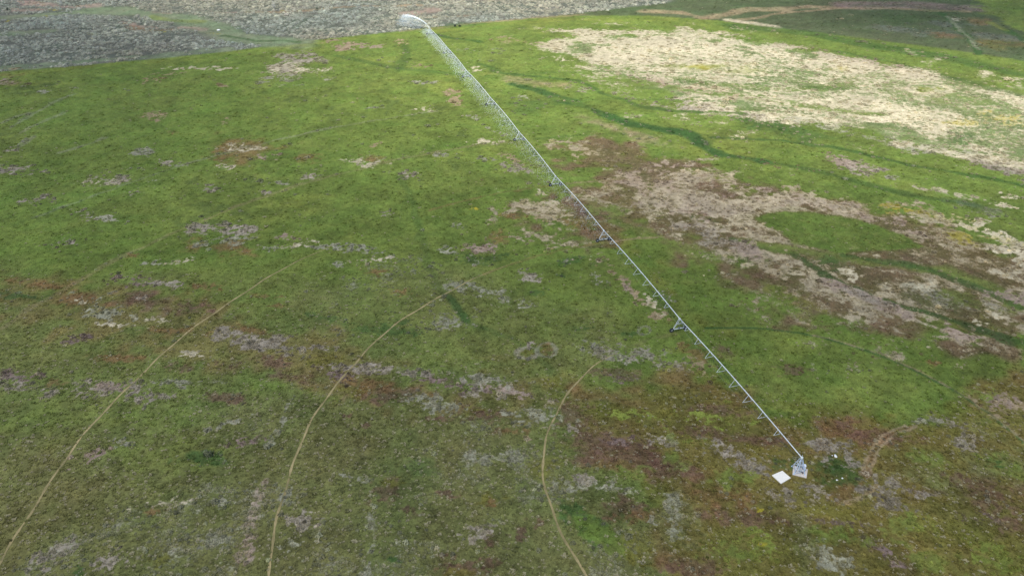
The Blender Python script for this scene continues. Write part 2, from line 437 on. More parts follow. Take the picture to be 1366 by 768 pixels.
B('cream', 1133, 366, 14, 8, rot=10, a=0.85)
B('cream', 1231, 384, 15, 6, a=0.8)
B('cream', 1177, 379, 9, 3, a=0.7)
B('cream', 1305, 430, 10, 4, a=0.8)
B('cream', 1330, 420, 16, 5, rot=10, a=0.7)
B('pale', 1250, 395, 50, 12, rot=14, a=0.5, grain=0.85)
B('pink', 1000, 335, 20, 14, rot=50, a=0.6)
B('tan', 1040, 375, 40, 10, rot=40, a=0.5, grain=0.7)
for q in ((1205, 279, 26, 4, 10), (1240, 288, 34, 6, 10), (1272, 294, 22, 6, 10), (1285, 318, 20, 6, 15), (1340, 322, 26, 6, 15), (1190, 284, 14, 4, 0), (1300, 305, 14, 4, 0)):
    B('yellow', *q, a=0.75, grain=0.7)
for q in ((1230, 292, 30, 5, 10), (1290, 300, 40, 8, 20), (1330, 312, 40, 10, 20), (1360, 345, 40, 14, 20), (1352, 368, 24, 6, 10), (1340, 335, 24, 6, 15)):
    B('cream', *q, a=0.8, grain=0.55)
B('pink', 1356, 399, 32, 9, rot=12, a=0.7)
B('pale', 1312, 282, 50, 6, rot=15, a=0.6, grain=0.7)
B('blue', 1290, 272, 40, 6, rot=12, a=0.4)
S('cream', [(1255, 254), (1280, 262), (1320, 272), (1366, 282)], 4, a=0.7, grain=0.8)
B('cream', 1345, 262, 20, 4, rot=8, a=0.7)
B('grey', 1136, 221, 34, 9, rot=14, a=0.9)
B('pink', 1128, 216, 30, 7, rot=14, a=0.6)
B('pale', 1187, 238, 14, 4, rot=10, a=0.7)
B('cream', 1222, 251, 15, 3, rot=8, a=0.7)
B('tan', 1050, 222, 40, 6, rot=8, a=0.35)

# ---- beside the machine, between its second and first towers
A('lush2', [(768, 268), (830, 285), (900, 330), (960, 400), (1010, 440), (1050, 500), (1010, 520), (960, 480), (905, 415), (840, 340)], soft=8, a=0.7)
A('moss', [(800, 300), (850, 330), (930, 410), (1000, 490), (985, 505), (905, 420), (830, 330)], soft=6, a=0.45)
for cls, x, y, rx, ry, rot in (
    ('cream', 734, 266, 22, 5, 35), ('tan', 731, 291, 38, 6, 0), ('brown', 778, 300, 26, 9, 15), ('red', 770, 280, 30, 9, 15), ('tan', 815, 360, 16, 12, 50), ('tan', 840, 386, 28, 7, 50),
    ('pink', 838, 384, 16, 5, 50), ('tan', 870, 411, 26, 8, 45), ('cream', 872, 405, 18, 6, 45), ('pale', 799, 374, 9, 7, 0), ('brown', 928, 470, 20, 10, 30), ('tan', 935, 492, 30, 12, 20),
    ('moss', 945, 508, 36, 12, 20), ('red', 966, 467, 16, 7, 30), ('pale', 913, 489, 6, 7, 0), ('brown', 968, 530, 40, 9, 15), ('moss', 950, 545, 40, 12, 0), ('pale', 885, 395, 14, 5, 40)):
    B(cls, x, y, rx, ry, rot, a=0.75, grain=0.6)

# ---- drier, paler grass in the foreground
A('olive', [(-500, 420), (250, 385), (620, 365), (800, 440), (900, 520), (960, 620), (1000, 1000), (-500, 1000)], soft=26, a=0.68, br=0.9)
A('olive', [(-500, 610), (0, 590), (200, 560), (420, 520), (700, 540), (760, 600), (900, 700), (950, 1000), (-500, 1000)], soft=12, a=0.75, br=0.9)
A('pale', [(380, 560), (700, 560), (760, 620), (890, 720), (940, 1000), (-100, 1000), (100, 690)], soft=14, a=0.38, br=1.3, grain=0.9)
A('pale', [(380, 370), (560, 350), (640, 400), (700, 460), (560, 480), (450, 440)], soft=10, a=0.35, br=1.3, grain=0.85)
A('lush', [(480, 370), (640, 380), (760, 440), (730, 500), (600, 490), (480, 440)], soft=12, a=0.4, br=1.0)
B('lush', 235, 605, 75, 26, a=0.55)
B('lush', 190, 560, 70, 20, a=0.4)
B('lush', 60, 565, 60, 20, a=0.45)
B('ygreen', 55, 590, 40, 14, a=0.4)
B('lush', 760, 510, 40, 14, a=0.6)
B('dgreen', 560, 625, 30, 12, a=0.4)

# ---- the diagonal band of grey sage, red and brown grass across the left
A('brown', [(0, 360), (60, 372), (180, 388), (300, 405), (330, 430), (460, 475), (560, 500), (700, 515), (740, 535), (690, 545), (560, 535), (430, 515), (330, 500), (250, 470), (150, 440), (60, 420), (0, 408)], soft=9, a=0.4, br=1.3, grain=0.5)
for cls, x, y, rx, ry, rot in (
    ('brown', 55, 379, 52, 8, 5), ('dgreen', 30, 395, 34, 6, 5), ('grey', 290, 305, 52, 9, 3), ('brown', 292, 331, 46, 11, 0), ('pale', 310, 325, 40, 8, 0), ('pink', 382, 316, 14, 5, 0),
    ('cream', 403, 325, 22, 4, -8), ('pale', 359, 331, 12, 4, 0), ('pale', 478, 333, 28, 6, 5), ('cream', 500, 346, 32, 4, -5), ('pale', 440, 329, 20, 4, 0), ('grey', 49, 267, 21, 9, 0),
    ('grey', 112, 287, 17, 7, 0), ('pale', 145, 292, 20, 5, 0), ('grey', 85, 324, 22, 5, -5), ('grey', 179, 260, 12, 4, 0), ('grey', 352, 257, 12, 3, 0), ('brown', 174, 340, 9, 3, 0),
    ('pale', 203, 351, 14, 3, 0), ('cream', 228, 350, 12, 3, 0), ('cream', 250, 347, 8, 3, -20), ('mauve', 176, 375, 32, 8, 5), ('grey', 230, 380, 32, 5, 3), ('brown', 271, 382, 16, 4, 0),
    ('red', 203, 402, 70, 15, 8), ('grey', 192, 398, 26, 6, 5), ('red', 262, 409, 24, 7, 5), ('pale', 129, 410, 38, 14, 10), ('brown', 105, 400, 40, 10, 10), ('cream', 163, 434, 27, 3, 5),
    ('cream', 206, 426, 34, 3, 5), ('cream', 108, 402, 9, 2, 5), ('brown', 220, 441, 42, 5, 3), ('mauve', 101, 453, 22, 8, -10), ('brown', 159, 477, 36, 7, 3), ('cream', 257, 473, 16, 6, 0),
    ('red', 243, 490, 23, 6, 5), ('grey', 321, 450, 42, 13, 12), ('grey', 375, 461, 52, 12, 12), ('grey', 340, 455, 30, 9, 12), ('grey', 430, 464, 20, 4, 5), ('red', 315, 484, 18, 9, 0),
    ('red', 365, 483, 24, 8, 10), ('red', 384, 502, 30, 7, 10), ('moss', 436, 480, 26, 10, 0), ('brown', 335, 440, 20, 5, 10), ('grey', 462, 492, 24, 6, 5), ('grey', 500, 492, 30, 8, 5),
    ('mauve', 450, 502, 30, 8, 10), ('grey', 22, 508, 50, 14, 8), ('mauve', 25, 500, 30, 8, 5), ('grey', 139, 517, 46, 11, 5), ('pink', 150, 514, 22, 7, 5), ('grey', 186, 531, 15, 8, 20),
    ('grey', 213, 531, 17, 5, 0), ('brown', 71, 511, 14, 5, 0), ('red', 294, 531, 24, 7, 0), ('red', 315, 533, 9, 4, 0), ('pale', 250, 510, 40, 5, 0), ('moss', 470, 521, 32, 10, 0),
    ('red', 524, 527, 40, 10, 0), ('brown', 500, 516, 50, 9, 8), ('grey', 660, 517, 52, 11, 12), ('pink', 690, 525, 40, 6, 12), ('grey', 640, 528, 30, 6, 5), ('red', 636, 555, 32, 14, 5),
    ('moss', 630, 548, 18, 6, 0), ('brown', 687, 577, 16, 5, 5), ('red', 585, 559, 16, 3, 0), ('tan', 710, 585, 18, 2.5, 8), ('red', 489, 567, 5, 3, 0), ('red', 462, 555, 5, 2, 0),
    ('grey', 560, 500, 24, 6, 8), ('mauve', 600, 512, 40, 8, 10), ('pale', 640, 505, 40, 6, 12)):
    B(cls, x, y, rx, ry, rot, a=0.8, grain=0.5)

# ---- small patches of the middle
for cls, x, y, rx, ry, rot in (
    ('grey', 518, 284, 11, 4, 0), ('pink', 648, 331, 27, 8, 3), ('dgreen', 640, 344, 46, 7, 0), ('pale', 599, 335, 14, 5, 0), ('pink', 650, 330, 20, 6, 3), ('pale', 633, 351, 9, 3, 0),
    ('grey', 704, 369, 18, 11, 0), ('dgreen', 761, 348, 18, 6, 0), ('pale', 762, 348, 8, 3, 0), ('dgreen', 711, 390, 17, 4, 0), ('brown', 684, 287, 16, 3, 0), ('brown', 665, 314, 12, 8, 0),
    ('yellow', 633, 277, 6, 3, 0), ('pale', 640, 388, 50, 9, 10), ('pale', 600, 430, 24, 8, 0), ('pale', 610, 300, 14, 4, 0), ('dgreen', 749, 367, 8, 2, 0), ('dgreen', 538, 429, 8, 3, 0),
    ('pale', 700, 408, 16, 6, 0), ('brown', 535, 388, 14, 5, 0), ('brown', 350, 395, 18, 3, 0), ('brown', 370, 408, 12, 3, 0), ('dgreen', 440, 425, 30, 6, 10), ('dgreen', 520, 440, 40, 8, 5),
    ('brown', 502, 362, 14, 4, 0), ('pale', 450, 352, 10, 4, 0), ('dgreen', 780, 437, 10, 3, 0), ('dgreen', 840, 445, 12, 4, 0), ('lush', 380, 520, 60, 10, 10)):
    B(cls, x, y, rx, ry, rot, a=0.7, grain=0.55)
S('dgreen', [(535, 235), (551, 270), (562, 311), (572, 352), (585, 382), (612, 406), (626, 429), (645, 438)], 1.8, a=0.34, grain=0.35)
S('dgreen', [(645, 438), (687, 453), (715, 480), (738, 494), (755, 510)], 1.6, a=0.35)
S('dgreen', [(600, 395), (612, 408), (624, 428)], 1.3, a=0.75)
ring('pale', 703, 470, 13, 7, 0.8)
ring('pale', 729, 467, 12, 10, 0.8)
B('brown', 729, 465, 9, 7, a=0.7); B('moss', 727, 462, 6, 4, a=0.7); B('moss', 703, 471, 8, 4, a=0.7); B('grey', 709, 461, 6, 4)
ring('pale', 860, 441, 8, 6, 0.7, a=0.6)
B('red', 824, 498, 38, 8, rot=5, a=0.7); B('mauve', 820, 505, 26, 6, a=0.6)
B('pale', 829, 469, 62, 14, rot=8, a=0.65, grain=0.95)
B('grey', 850, 478, 50, 12, rot=8, a=0.5, grain=0.95)

# ---- foreground patches
S('pale', [(389, 532), (378, 560), (360, 598)], 1.3, a=0.7, grain=0.75)
S('pink', [(352, 640), (338, 690), (325, 745)], 2.0, a=0.6, grain=0.8)
S('pale', [(497, 675), (493, 720), (490, 768)], 1.3, a=0.6, grain=0.8)
S('pale', [(232, 740), (230, 790)], 1.4, a=0.6, grain=0.7)
for cls, x, y, rx, ry, rot in (
    ('cream', 222, 672, 32, 4, -6), ('pale', 291, 670, 18, 4, 0), ('pink', 125, 608, 24, 6, -20), ('pale', 165, 588, 16, 5, 0), ('pale', 288, 721, 14, 10, 0), ('grey', 406, 697, 16, 12, 0),
    ('pale', 389, 728, 18, 8, -15), ('pale', 382, 660, 8, 10, 0), ('brown', 213, 682, 11, 5, 0), ('moss', 210, 747, 12, 7, 0), ('dgreen', 105, 762, 8, 6, 0), ('grey', 150, 750, 24, 10, -20),
    ('grey', 70, 740, 30, 10, -30), ('mauve', 325, 590, 20, 6, 0), ('dgreen', 265, 612, 34, 9, 0), ('pale', 300, 566, 26, 4, -20),
    ('red', 516, 655, 30, 13, -5), ('moss', 523, 643, 16, 5, 0), ('red', 596, 660, 11, 6, 0), ('red', 550, 681, 10, 7, 20), ('moss', 653, 667, 16, 7, 0), ('brown', 655, 670, 12, 4, 0),
    ('red', 714, 696, 10, 6, 0), ('red', 692, 716, 8, 7, 0), ('red', 655, 721, 8, 7, 0), ('red', 612, 757, 28, 12, 0), ('red', 650, 753, 14, 9, 0), ('moss', 610, 765, 20, 6, 0),
    ('grey', 640, 710, 20, 10, 0), ('pale', 480, 640, 20, 6, 0), ('pale', 580, 540, 40, 10, 10), ('pale', 720, 555, 36, 14, 0), ('pale', 660, 610, 30, 8, 0),
    ('dgreen', 768, 686, 20, 12, 35), ('dgreen', 790, 703, 34, 14, 35), ('lush2', 800, 712, 40, 14, 30), ('red', 829, 679, 24, 14, 5), ('red', 870, 682, 18, 7, 0), ('brown', 850, 690, 24, 8, 0),
    ('red', 887, 755, 10, 8, 0), ('pale', 872, 694, 5, 7, 0), ('moss', 860, 745, 20, 12, 0), ('dgreen', 527, 748, 8, 4, 0), ('pale', 800, 650, 40, 10, 0), ('grey', 780, 640, 20, 8, 0)):
    B(cls, x, y, rx, ry, rot, a=0.80, soft=0.75, grain=0.4)

# ---- brown, mossy ground round the pivot
NEAR = [(755, 532), (830, 520), (910, 500), (1000, 520), (1040, 548), (1100, 552), (1160, 558), (1210, 570), (1280, 535), (1310, 505), (1366, 500), (1560, 520), (1560, 1000), (935, 1000), (905, 760), (890, 720), (850, 640), (775, 610)]
A('brown', NEAR, soft=7, a=0.72, br=0.9, grain=0.25)
A('moss', NEAR, soft=9, a=0.65, br=1.6, grain=0.6, lam=14)
A('lush', [(960, 470), (1080, 500), (1200, 510), (1290, 530), (1230, 560), (1160, 552), (1100, 545), (1040, 540), (1000, 510)], soft=6, a=0.7)
for cls, x, y, rx, ry, rot in (
    ('moss', 829, 548, 70, 12, 8), ('ygreen', 835, 552, 40, 8, 5), ('red', 768, 556, 22, 16, 20), ('red', 810, 592, 58, 16, 5), ('red', 850, 608, 50, 18, 20), ('mauve', 828, 588, 30, 8, 0),
    ('red', 783, 612, 22, 10, 10), ('red', 905, 628, 40, 10, 20), ('grey', 887, 588, 22, 8, 20), ('grey', 760, 572, 16, 6, 0), ('lush', 897, 614, 22, 10, 10), ('lush', 840, 628, 26, 8, 0),
    ('ygreen', 926, 576, 44, 14, 5), ('moss', 1011, 598, 28, 14, 10), ('ygreen', 1040, 545, 60, 9, 10), ('ygreen', 955, 556, 50, 9, 5), ('red', 957, 546, 42, 6, 5), ('red', 974, 581, 62, 7, 8),
    ('red', 1030, 588, 30, 9, 10), ('brown', 1116, 572, 64, 22, 5), ('red', 1130, 566, 40, 10, 5), ('red', 1170, 582, 44, 12, 0), ('moss', 1160, 566, 30, 8, -10), ('ygreen', 1315, 562, 20, 8, 0),
    ('red', 1330, 657, 48, 20, 10), ('red', 1280, 640, 20, 8, 20), ('red', 1245, 655, 22, 6, 0), ('mauve', 1305, 691, 38, 9, 12), ('red', 1350, 700, 30, 12, 10), ('brown', 1126, 657, 32, 12, -10),
    ('mauve', 1116, 697, 34, 6, 5), ('mauve', 1170, 728, 30, 8, 30), ('mauve', 1197, 748, 40, 12, 30), ('red', 926, 757, 32, 12, 0), ('red', 1001, 691, 72, 10, 5), ('brown', 960, 660, 50, 14, 10),
    ('dgreen', 1121, 628, 26, 20, 0), ('dgreen', 1116, 624, 20, 16, 0), ('dgreen', 1046, 620, 22, 8, 10), ('grey', 987, 611, 44, 12, 25), ('grey', 1000, 620, 24, 8, 25), ('grey', 1052, 662, 36, 12, 10),
    ('grey', 1102, 597, 32, 13, 0), ('grey', 1090, 655, 20, 10, 20), ('grey', 1197, 641, 32, 9, 8), ('grey', 1170, 637, 24, 6, 10), ('grey', 1225, 660, 30, 6, 0), ('grey', 1190, 672, 26, 8, 10),
    ('olive', 1228, 630, 54, 20, 15), ('lush', 1240, 612, 30, 10, 15), ('olive', 1345, 612, 56, 28, 20), ('lush', 1340, 620, 40, 14, 20), ('lush', 1204, 704, 36, 22, -20), ('lush', 1123, 718, 52, 9, 5),
    ('lush', 980, 640, 24, 14, 0), ('ygreen', 997, 731, 62, 26, 0), ('lush', 975, 738, 30, 12, 0), ('moss', 1278, 710, 62, 22, 10), ('ygreen', 1312, 748, 50, 20, 10), ('lush', 1240, 750, 30, 12, 0),
    ('moss', 1110, 682, 44, 8, 5), ('pale', 1108, 745, 40, 18, 10), ('lush', 1110, 708, 34, 8, 0), ('tan', 1343, 545, 44, 18, 12), ('pink', 1335, 535, 34, 10, 15), ('grey', 1265, 563, 26, 8, 10),
    ('grey', 1300, 590, 24, 14, 20), ('pale', 1240, 560, 30, 6, 0), ('lush', 1255, 515, 60, 10, 10), ('red', 1058, 494, 19, 6, 5), ('brown', 1244, 484, 12, 4, 0), ('grey', 1165, 655, 26, 6, 0),
    ('grey', 1138, 610, 14, 10, 30), ('olive', 905, 690, 24, 40, -20), ('pale', 900, 690, 16, 30, -20), ('dgreen', 1330, 618, 10, 4, 0), ('yellow', 1012, 680, 4, 2, 0), ('yellow', 1018, 726, 5, 2, 0)):
    B(cls, x, y, rx, ry, rot, a=0.75, soft=0.9, grain=0.45)
S('olive', [(1068, 690), (1072, 720), (1070, 768)], 2.2, a=0.7)
S('tan', [(1221, 568), (1187, 582), (1168, 606), (1157, 634)], 0.6, a=0.85, grain=0.1, br=0.4)
S('tan', [(1207, 567), (1178, 580), (1161, 603), (1150, 632)], 0.6, a=0.85, grain=0.1, br=0.4)
S('brown', [(1214, 568), (1182, 581), (1164, 605), (1154, 633)], 0.6, a=0.5, grain=0.2)
S('tan', [(1128, 668), (1145, 665), (1162, 656), (1170, 646)], 0.5, a=0.7, grain=0.1)
S('tan', [(1118, 672), (1140, 670), (1160, 662)], 0.35, a=0.4)
# the machine's fainter wheel lines
PIVOT = np.array((61.5, 115.5))
def ringpts(r, a0, a1, n=24):
    """photo pixels are not needed here: a circle about the pivot, angles clockwise from +Y"""
    return [PIVOT + r * np.array((math.sin(math.radians(a0 + (a1 - a0) * k / n)), math.cos(math.radians(a0 + (a1 - a0) * k / n)))) for k in range(n + 1)]
def SW(cls, wpts, w, **kw):
    global U
    keep = U
    U = lambda a, b: np.array((a, b))
    S(cls, [tuple(q) for q in wpts], w, **kw)
    U = keep
RAD = [54.6, 109.2, 159.3, 210.2, 262.0, 313.4, 368.0, 422.0]
SW('dgreen', ringpts(RAD[0], -8, 80), 0.60, a=0.9, grain=0.0, br=0.3)
SW('tan', ringpts(RAD[0] + 0.4, 22, 80), 0.38, a=0.65, grain=0.3, br=0.8)
for r, a0, a1, cls, al in ((RAD[3], -75, -22, 'tan', 0.30), (RAD[3], -14, 10, 'dgreen', 0.35), (RAD[4], -62, -22, 'pale', 0.35), (RAD[2], -35, -17, 'brown', 0.45), (RAD[2], -15, 0, 'tan', 0.6),
                           (RAD[1], -15, -4, 'tan', 0.6), (RAD[1], -40, -17, 'brown', 0.35), (RAD[0], -36, -18, 'olive', 0.5), (RAD[3], -28, -17, 'olive', 0.4), (RAD[4], -14, 12, 'dgreen', 0.4), (RAD[5], -14, 16, 'dgreen', 0.4)):
    SW(cls, ringpts(r, a0, a1), 0.8 if r < 200 else 1.3, a=al, grain=0.3)

# fine variation of the plant cover itself
f = 1 + 0.15 * NZ[0] + 0.14 * NZ2[1] + 0.13 * NZ[2] + 0.13 * NZ2[3] + 0.10 * NZ[4] + 0.06 * NZ[5]
hue_ = 0.07 * NZ2[4] + 0.06 * NZ2[2] + 0.05 * NZ[6]
cover[:, 0] *= 1 + hue_; cover[:, 2] *= 1 + 0.6 * hue_
cover *= np.clip(f, 0.5, 1.6)[:, None]
cover2 *= np.clip(2 - f, 0.6, 1.5)[:, None]

# ---- build the sheet
vz = relief(vx, vy)
far_fade = np.clip((1200 - np.abs(vy)) / 400, 0, 1)
vz = vz * far_fade
me = bpy.data.meshes.new("ground")
co = np.stack([vx, vy, vz], 1)
ii = np.arange((nr - 1) * (nc - 1))
rr, cc = ii // (nc - 1), ii % (nc - 1)
quads = np.stack([rr * nc + cc, rr * nc + cc + 1, (rr + 1) * nc + cc + 1, (rr + 1) * nc + cc], 1)
me.vertices.add(len(co)); me.vertices.foreach_set("co", co.ravel())
me.loops.add(quads.size); me.loops.foreach_set("vertex_index", quads.ravel())
me.polygons.add(len(quads)); me.polygons.foreach_set("loop_start", np.arange(0, quads.size, 4))
me.polygons.foreach_set("use_smooth", np.ones(len(quads), bool))
me.update(calc_edges=True)
at = me.attributes.new("cover", 'FLOAT_COLOR', 'POINT')
at.data.foreach_set("color", np.concatenate([cover, np.ones((len(co), 1))], 1).astype(np.float32).ravel())
at = me.attributes.new("fleck", 'FLOAT_COLOR', 'POINT')          # colour of the flecks, their density in alpha
at.data.foreach_set("color", np.concatenate([cover2, dens2[:, None]], 1).astype(np.float32).ravel())
ground = bpy.data.objects.new("ground", me)
ground["kind"] = "structure"
ground["label"] = "green and brown patchy pasture grass on level ground"
col.objects.link(ground)

gm = bpy.data.materials.new("pasture")
nt, N, Lk, b = nodes_of(gm)
att = N.new("ShaderNodeAttribute"); att.attribute_name = "cover"
geo = N.new("ShaderNodeNewGeometry")
n1 = N.new("ShaderNodeTexNoise"); n1.inputs["Scale"].default_value = 2.6; n1.inputs["Detail"].default_value = 8; n1.inputs["Roughness"].default_value = 0.75
n2 = N.new("ShaderNodeTexNoise"); n2.inputs["Scale"].default_value = 0.55; n2.inputs["Detail"].default_value = 6; n2.inputs["Roughness"].default_value = 0.7
for n in (n1, n2):
    Lk.new(geo.outputs["Position"], n.inputs["Vector"])
r1 = N.new("ShaderNodeMapRange"); r1.inputs[1].default_value = 0.3; r1.inputs[2].default_value = 0.7; r1.inputs[3].default_value = 0.55; r1.inputs[4].default_value = 1.45
r2 = N.new("ShaderNodeMapRange"); r2.inputs[1].default_value = 0.3; r2.inputs[2].default_value = 0.7; r2.inputs[3].default_value = 0.75; r2.inputs[4].default_value = 1.25
Lk.new(n1.outputs["Fac"], r1.inputs[0]); Lk.new(n2.outputs["Fac"], r2.inputs[0])
mu = N.new("ShaderNodeMath"); mu.operation = 'MULTIPLY'
Lk.new(r1.outputs[0], mu.inputs[0]); Lk.new(r2.outputs[0], mu.inputs[1])
fl = N.new("ShaderNodeAttribute"); fl.attribute_name = "fleck"
n3 = N.new("ShaderNodeTexNoise"); n3.inputs["Scale"].default_value = 0.34; n3.inputs["Detail"].default_value = 8; n3.inputs["Roughness"].default_value = 0.86; n3.inputs["Distortion"].default_value = 0.4
Lk.new(geo.outputs["Position"], n3.inputs["Vector"])
nr3 = N.new("ShaderNodeMapRange"); nr3.inputs[1].default_value = 0.30; nr3.inputs[2].default_value = 0.70; nr3.clamp = False
Lk.new(n3.outputs["Fac"], nr3.inputs[0])
sb = N.new("ShaderNodeMath"); sb.operation = 'SUBTRACT'
Lk.new(fl.outputs["Alpha"], sb.inputs[0]); Lk.new(nr3.outputs[0], sb.inputs[1])
ml = N.new("ShaderNodeMath"); ml.operation = 'MULTIPLY_ADD'; ml.use_clamp = True
ml.inputs[1].default_value = 4.5; ml.inputs[2].default_value = 0.30
Lk.new(sb.outputs[0], ml.inputs[0])
gate = N.new("ShaderNodeMapRange"); gate.inputs[1].default_value = 0.0; gate.inputs[2].default_value = 0.08
Lk.new(fl.outputs["Alpha"], gate.inputs[0])
mg = N.new("ShaderNodeMath"); mg.operation = 'MULTIPLY'
Lk.new(ml.outputs[0], mg.inputs[0]); Lk.new(gate.outputs[0], mg.inputs[1])
mxl = N.new("ShaderNodeMix"); mxl.data_type = 'RGBA'
Lk.new(mg.outputs[0], mxl.inputs[0]); Lk.new(att.outputs["Color"], mxl.inputs[6]); Lk.new(fl.outputs["Color"], mxl.inputs[7])
vm = N.new("ShaderNodeVectorMath"); vm.operation = 'SCALE'
Lk.new(mxl.outputs[2], vm.inputs[0]); Lk.new(mu.outputs[0], vm.inputs["Scale"])
Lk.new(vm.outputs[0], b.inputs["Base Color"])
b.inputs["Roughness"].default_value = 0.95
b.inputs["Specular IOR Level"].default_value = 0.1
bp = N.new("ShaderNodeBump"); bp.inputs["Strength"].default_value = 0.6; bp.inputs["Distance"].default_value = 0.25
Lk.new(n1.outputs["Fac"], bp.inputs["Height"]); Lk.new(bp.outputs[0], b.inputs["Normal"])
me.materials.append(gm)

# ------------------------------------------------------------------ mesh builder
class MB:
    def __init__(self):
        self.v, self.f, self.mi = [], [], []
    def box(self, c, s, R=None, mi=0):
        o = len(self.v)
        for dx, dy, dz in ((-1, -1, -1), (1, -1, -1), (1, 1, -1), (-1, 1, -1), (-1, -1, 1), (1, -1, 1), (1, 1, 1), (-1, 1, 1)):
            p = Vector((dx * s[0] / 2, dy * s[1] / 2, dz * s[2] / 2))
            if R is not None:
                p = R @ p
            self.v.append(tuple(p + Vector(c)))
        for q in ((0, 3, 2, 1), (4, 5, 6, 7), (0, 1, 5, 4), (1, 2, 6, 5), (2, 3, 7, 6), (3, 0, 4, 7)):
            self.f.append(tuple(o + k for k in q)); self.mi.append(mi)
        return self
    def tube(self, pts, r, n=6, mi=0, r2=None):
        pts = [Vector(p) for p in pts]
        o = len(self.v)
        for i, p in enumerate(pts):
            d = (pts[min(i + 1, len(pts) - 1)] - pts[max(i - 1, 0)]).normalized()
            a = d.cross(Vector((0, 0, 1)))
            if a.length < 1e-3:
                a = Vector((1, 0, 0))
            a.normalize(); c = d.cross(a)
            rr = r if r2 is None else r + (r2 - r) * i / (len(pts) - 1)
            for k in range(n):
                t = 2 * math.pi * (k + 0.5) / n
                self.v.append(tuple(p + a * math.cos(t) * rr + c * math.sin(t) * rr))
        for i in range(len(pts) - 1):
            for k in range(n):
                k2 = (k + 1) % n
                self.f.append((o + i * n + k, o + i * n + k2, o + (i + 1) * n + k2, o + (i + 1) * n + k)); self.mi.append(mi)
        self.f.append(tuple(o + k for k in range(n))[::-1]); self.mi.append(mi)
        self.f.append(tuple(o + (len(pts) - 1) * n + k for k in range(n))); self.mi.append(mi)
        return self
    def lathe(self, prof, axis, c, n=20, mi=0):
        """profile of (radius, position along the axis), closed ring"""
        axis = Vector(axis).normalized()
        a = axis.cross(Vector((0, 0, 1)))
        if a.length < 1e-3:
            a = Vector((1, 0, 0))
        a.normalize(); b_ = axis.cross(a); c = Vector(c)
        o = len(self.v); m = len(prof)
        for k in range(n):
            t = 2 * math.pi * k / n
            for r, h in prof:
                self.v.append(tuple(c + axis * h + (a * math.cos(t) + b_ * math.sin(t)) * r))
        for k in range(n):
            k2 = (k + 1) % n
            for j in range(m):
                j2 = (j + 1) % m
                self.f.append((o + k * m + j, o + k2 * m + j, o + k2 * m + j2, o + k * m + j2)); self.mi.append(mi)
        return self
    def mesh(self, name, mats, smooth=False):
        m = bpy.data.meshes.new(name)
        m.from_pydata(self.v, [], self.f)
        for q in mats:
            m.materials.append(q)
        m.polygons.foreach_set("material_index", self.mi)
        if smooth:
            m.polygons.foreach_set("use_smooth", [True] * len(self.f))
        m.update()
        return m
    def build(self, name, mats, parent=None, loc=(0, 0, 0), smooth=False):
        if not isinstance(mats, (list, tuple)):
            mats = [mats]
        o = bpy.data.objects.new(name, self.mesh(name, mats, smooth))
        col.objects.link(o)
        o.location = loc
        if parent:
            o.parent = parent
        return o

def empty(name, loc=(0, 0, 0), parent=None):
    o = bpy.data.objects.new(name, None)
    o.empty_display_size = 0.5
    col.objects.link(o)
    o.location = loc
    if parent:
        o.parent = parent
    return o

def tag(o, label, cat, group=None, kind=None):
    o["label"] = label; o["category"] = cat
    if group: o["group"] = group
    if kind: o["kind"] = kind
    return o

M_galv = simple_mat("galvanised_steel", (0.48, 0.50, 0.50), rough=0.5, metal=0.15, var=0.12, scale=3)
M_rod = simple_mat("dull_rod", (0.20, 0.19, 0.17), rough=0.7, metal=0.2)
M_pipe = simple_mat("galvanised_pipe", (0.50, 0.52, 0.51), rough=0.5, metal=0.05, var=0.10, scale=2)
M_blue = simple_mat("bluish_steel", (0.42, 0.50, 0.60), rough=0.45, metal=0.2, var=0.15, scale=4)
M_tyre = simple_mat("tyre_rubber", (0.012, 0.013, 0.016), rough=0.8, var=0.3, scale=9)
M_hub = simple_mat("wheel_hub", (0.24, 0.25, 0.25), rough=0.5, metal=0.2)
M_motor = simple_mat("motor_casing", (0.10, 0.11, 0.12), rough=0.6)
M_hose = simple_mat("black_hose", (0.02, 0.02, 0.02), rough=0.7)
M_panel = simple_mat("panel_paint", (0.52, 0.55, 0.60), rough=0.4, var=0.08)
M_conc = simple_mat("pale_concrete", (0.44, 0.39, 0.33), rough=0.9, var=0.22, scale=1.6)
M_white = simple_mat("white_painted_slab", (0.62, 0.58, 0.50), rough=0.7, var=0.05, scale=2.5)
M_stone = simple_mat("pale_stone", (0.55, 0.54, 0.50), rough=0.85, var=0.1, scale=5)
M_dark = simple_mat("dark_fittings", (0.05, 0.055, 0.07), rough=0.6)

def gz(x, y):
    return float(relief(np.float64(x), np.float64(y)))

# ------------------------------------------------------------------ centre pivot irrigation machine
PZ = 3.95                                                     # height of the pipe
TOW = [(895.6, 440.6, 914.7, 437.5), (796.8, 320.8, 813.2, 319.1), (734.2, 246.0, 747.7, 244.9), (686.8, 186.2, 698.3, 185.4),
       (649.1, 139.5, 659.4, 138.8), (617.4, 102.9, 627.4, 102.4), (592.0, 71.2, 601.0, 70.6), (569.6, 45.5, 578.0, 44.9)]
tow_xy = []
for xa, ya, xb, yb in TOW:
    p = U((xa + xb) / 2, (ya + yb) / 2, 0.55)
    tow_xy.append(p)
base_xy = np.array((61.55, 115.7))
root = empty("center_pivot_sprinkler", (base_xy[0], base_xy[1], gz(*base_xy)))
tag(root, "long galvanised pipe on trusses and wheeled towers, watering the circular pasture", "irrigation machine")
O = np.array((base_xy[0], base_xy[1], gz(*base_xy)))
def loc3(x, y, z):
    return Vector((x - O[0], y - O[1], z - O[2]))

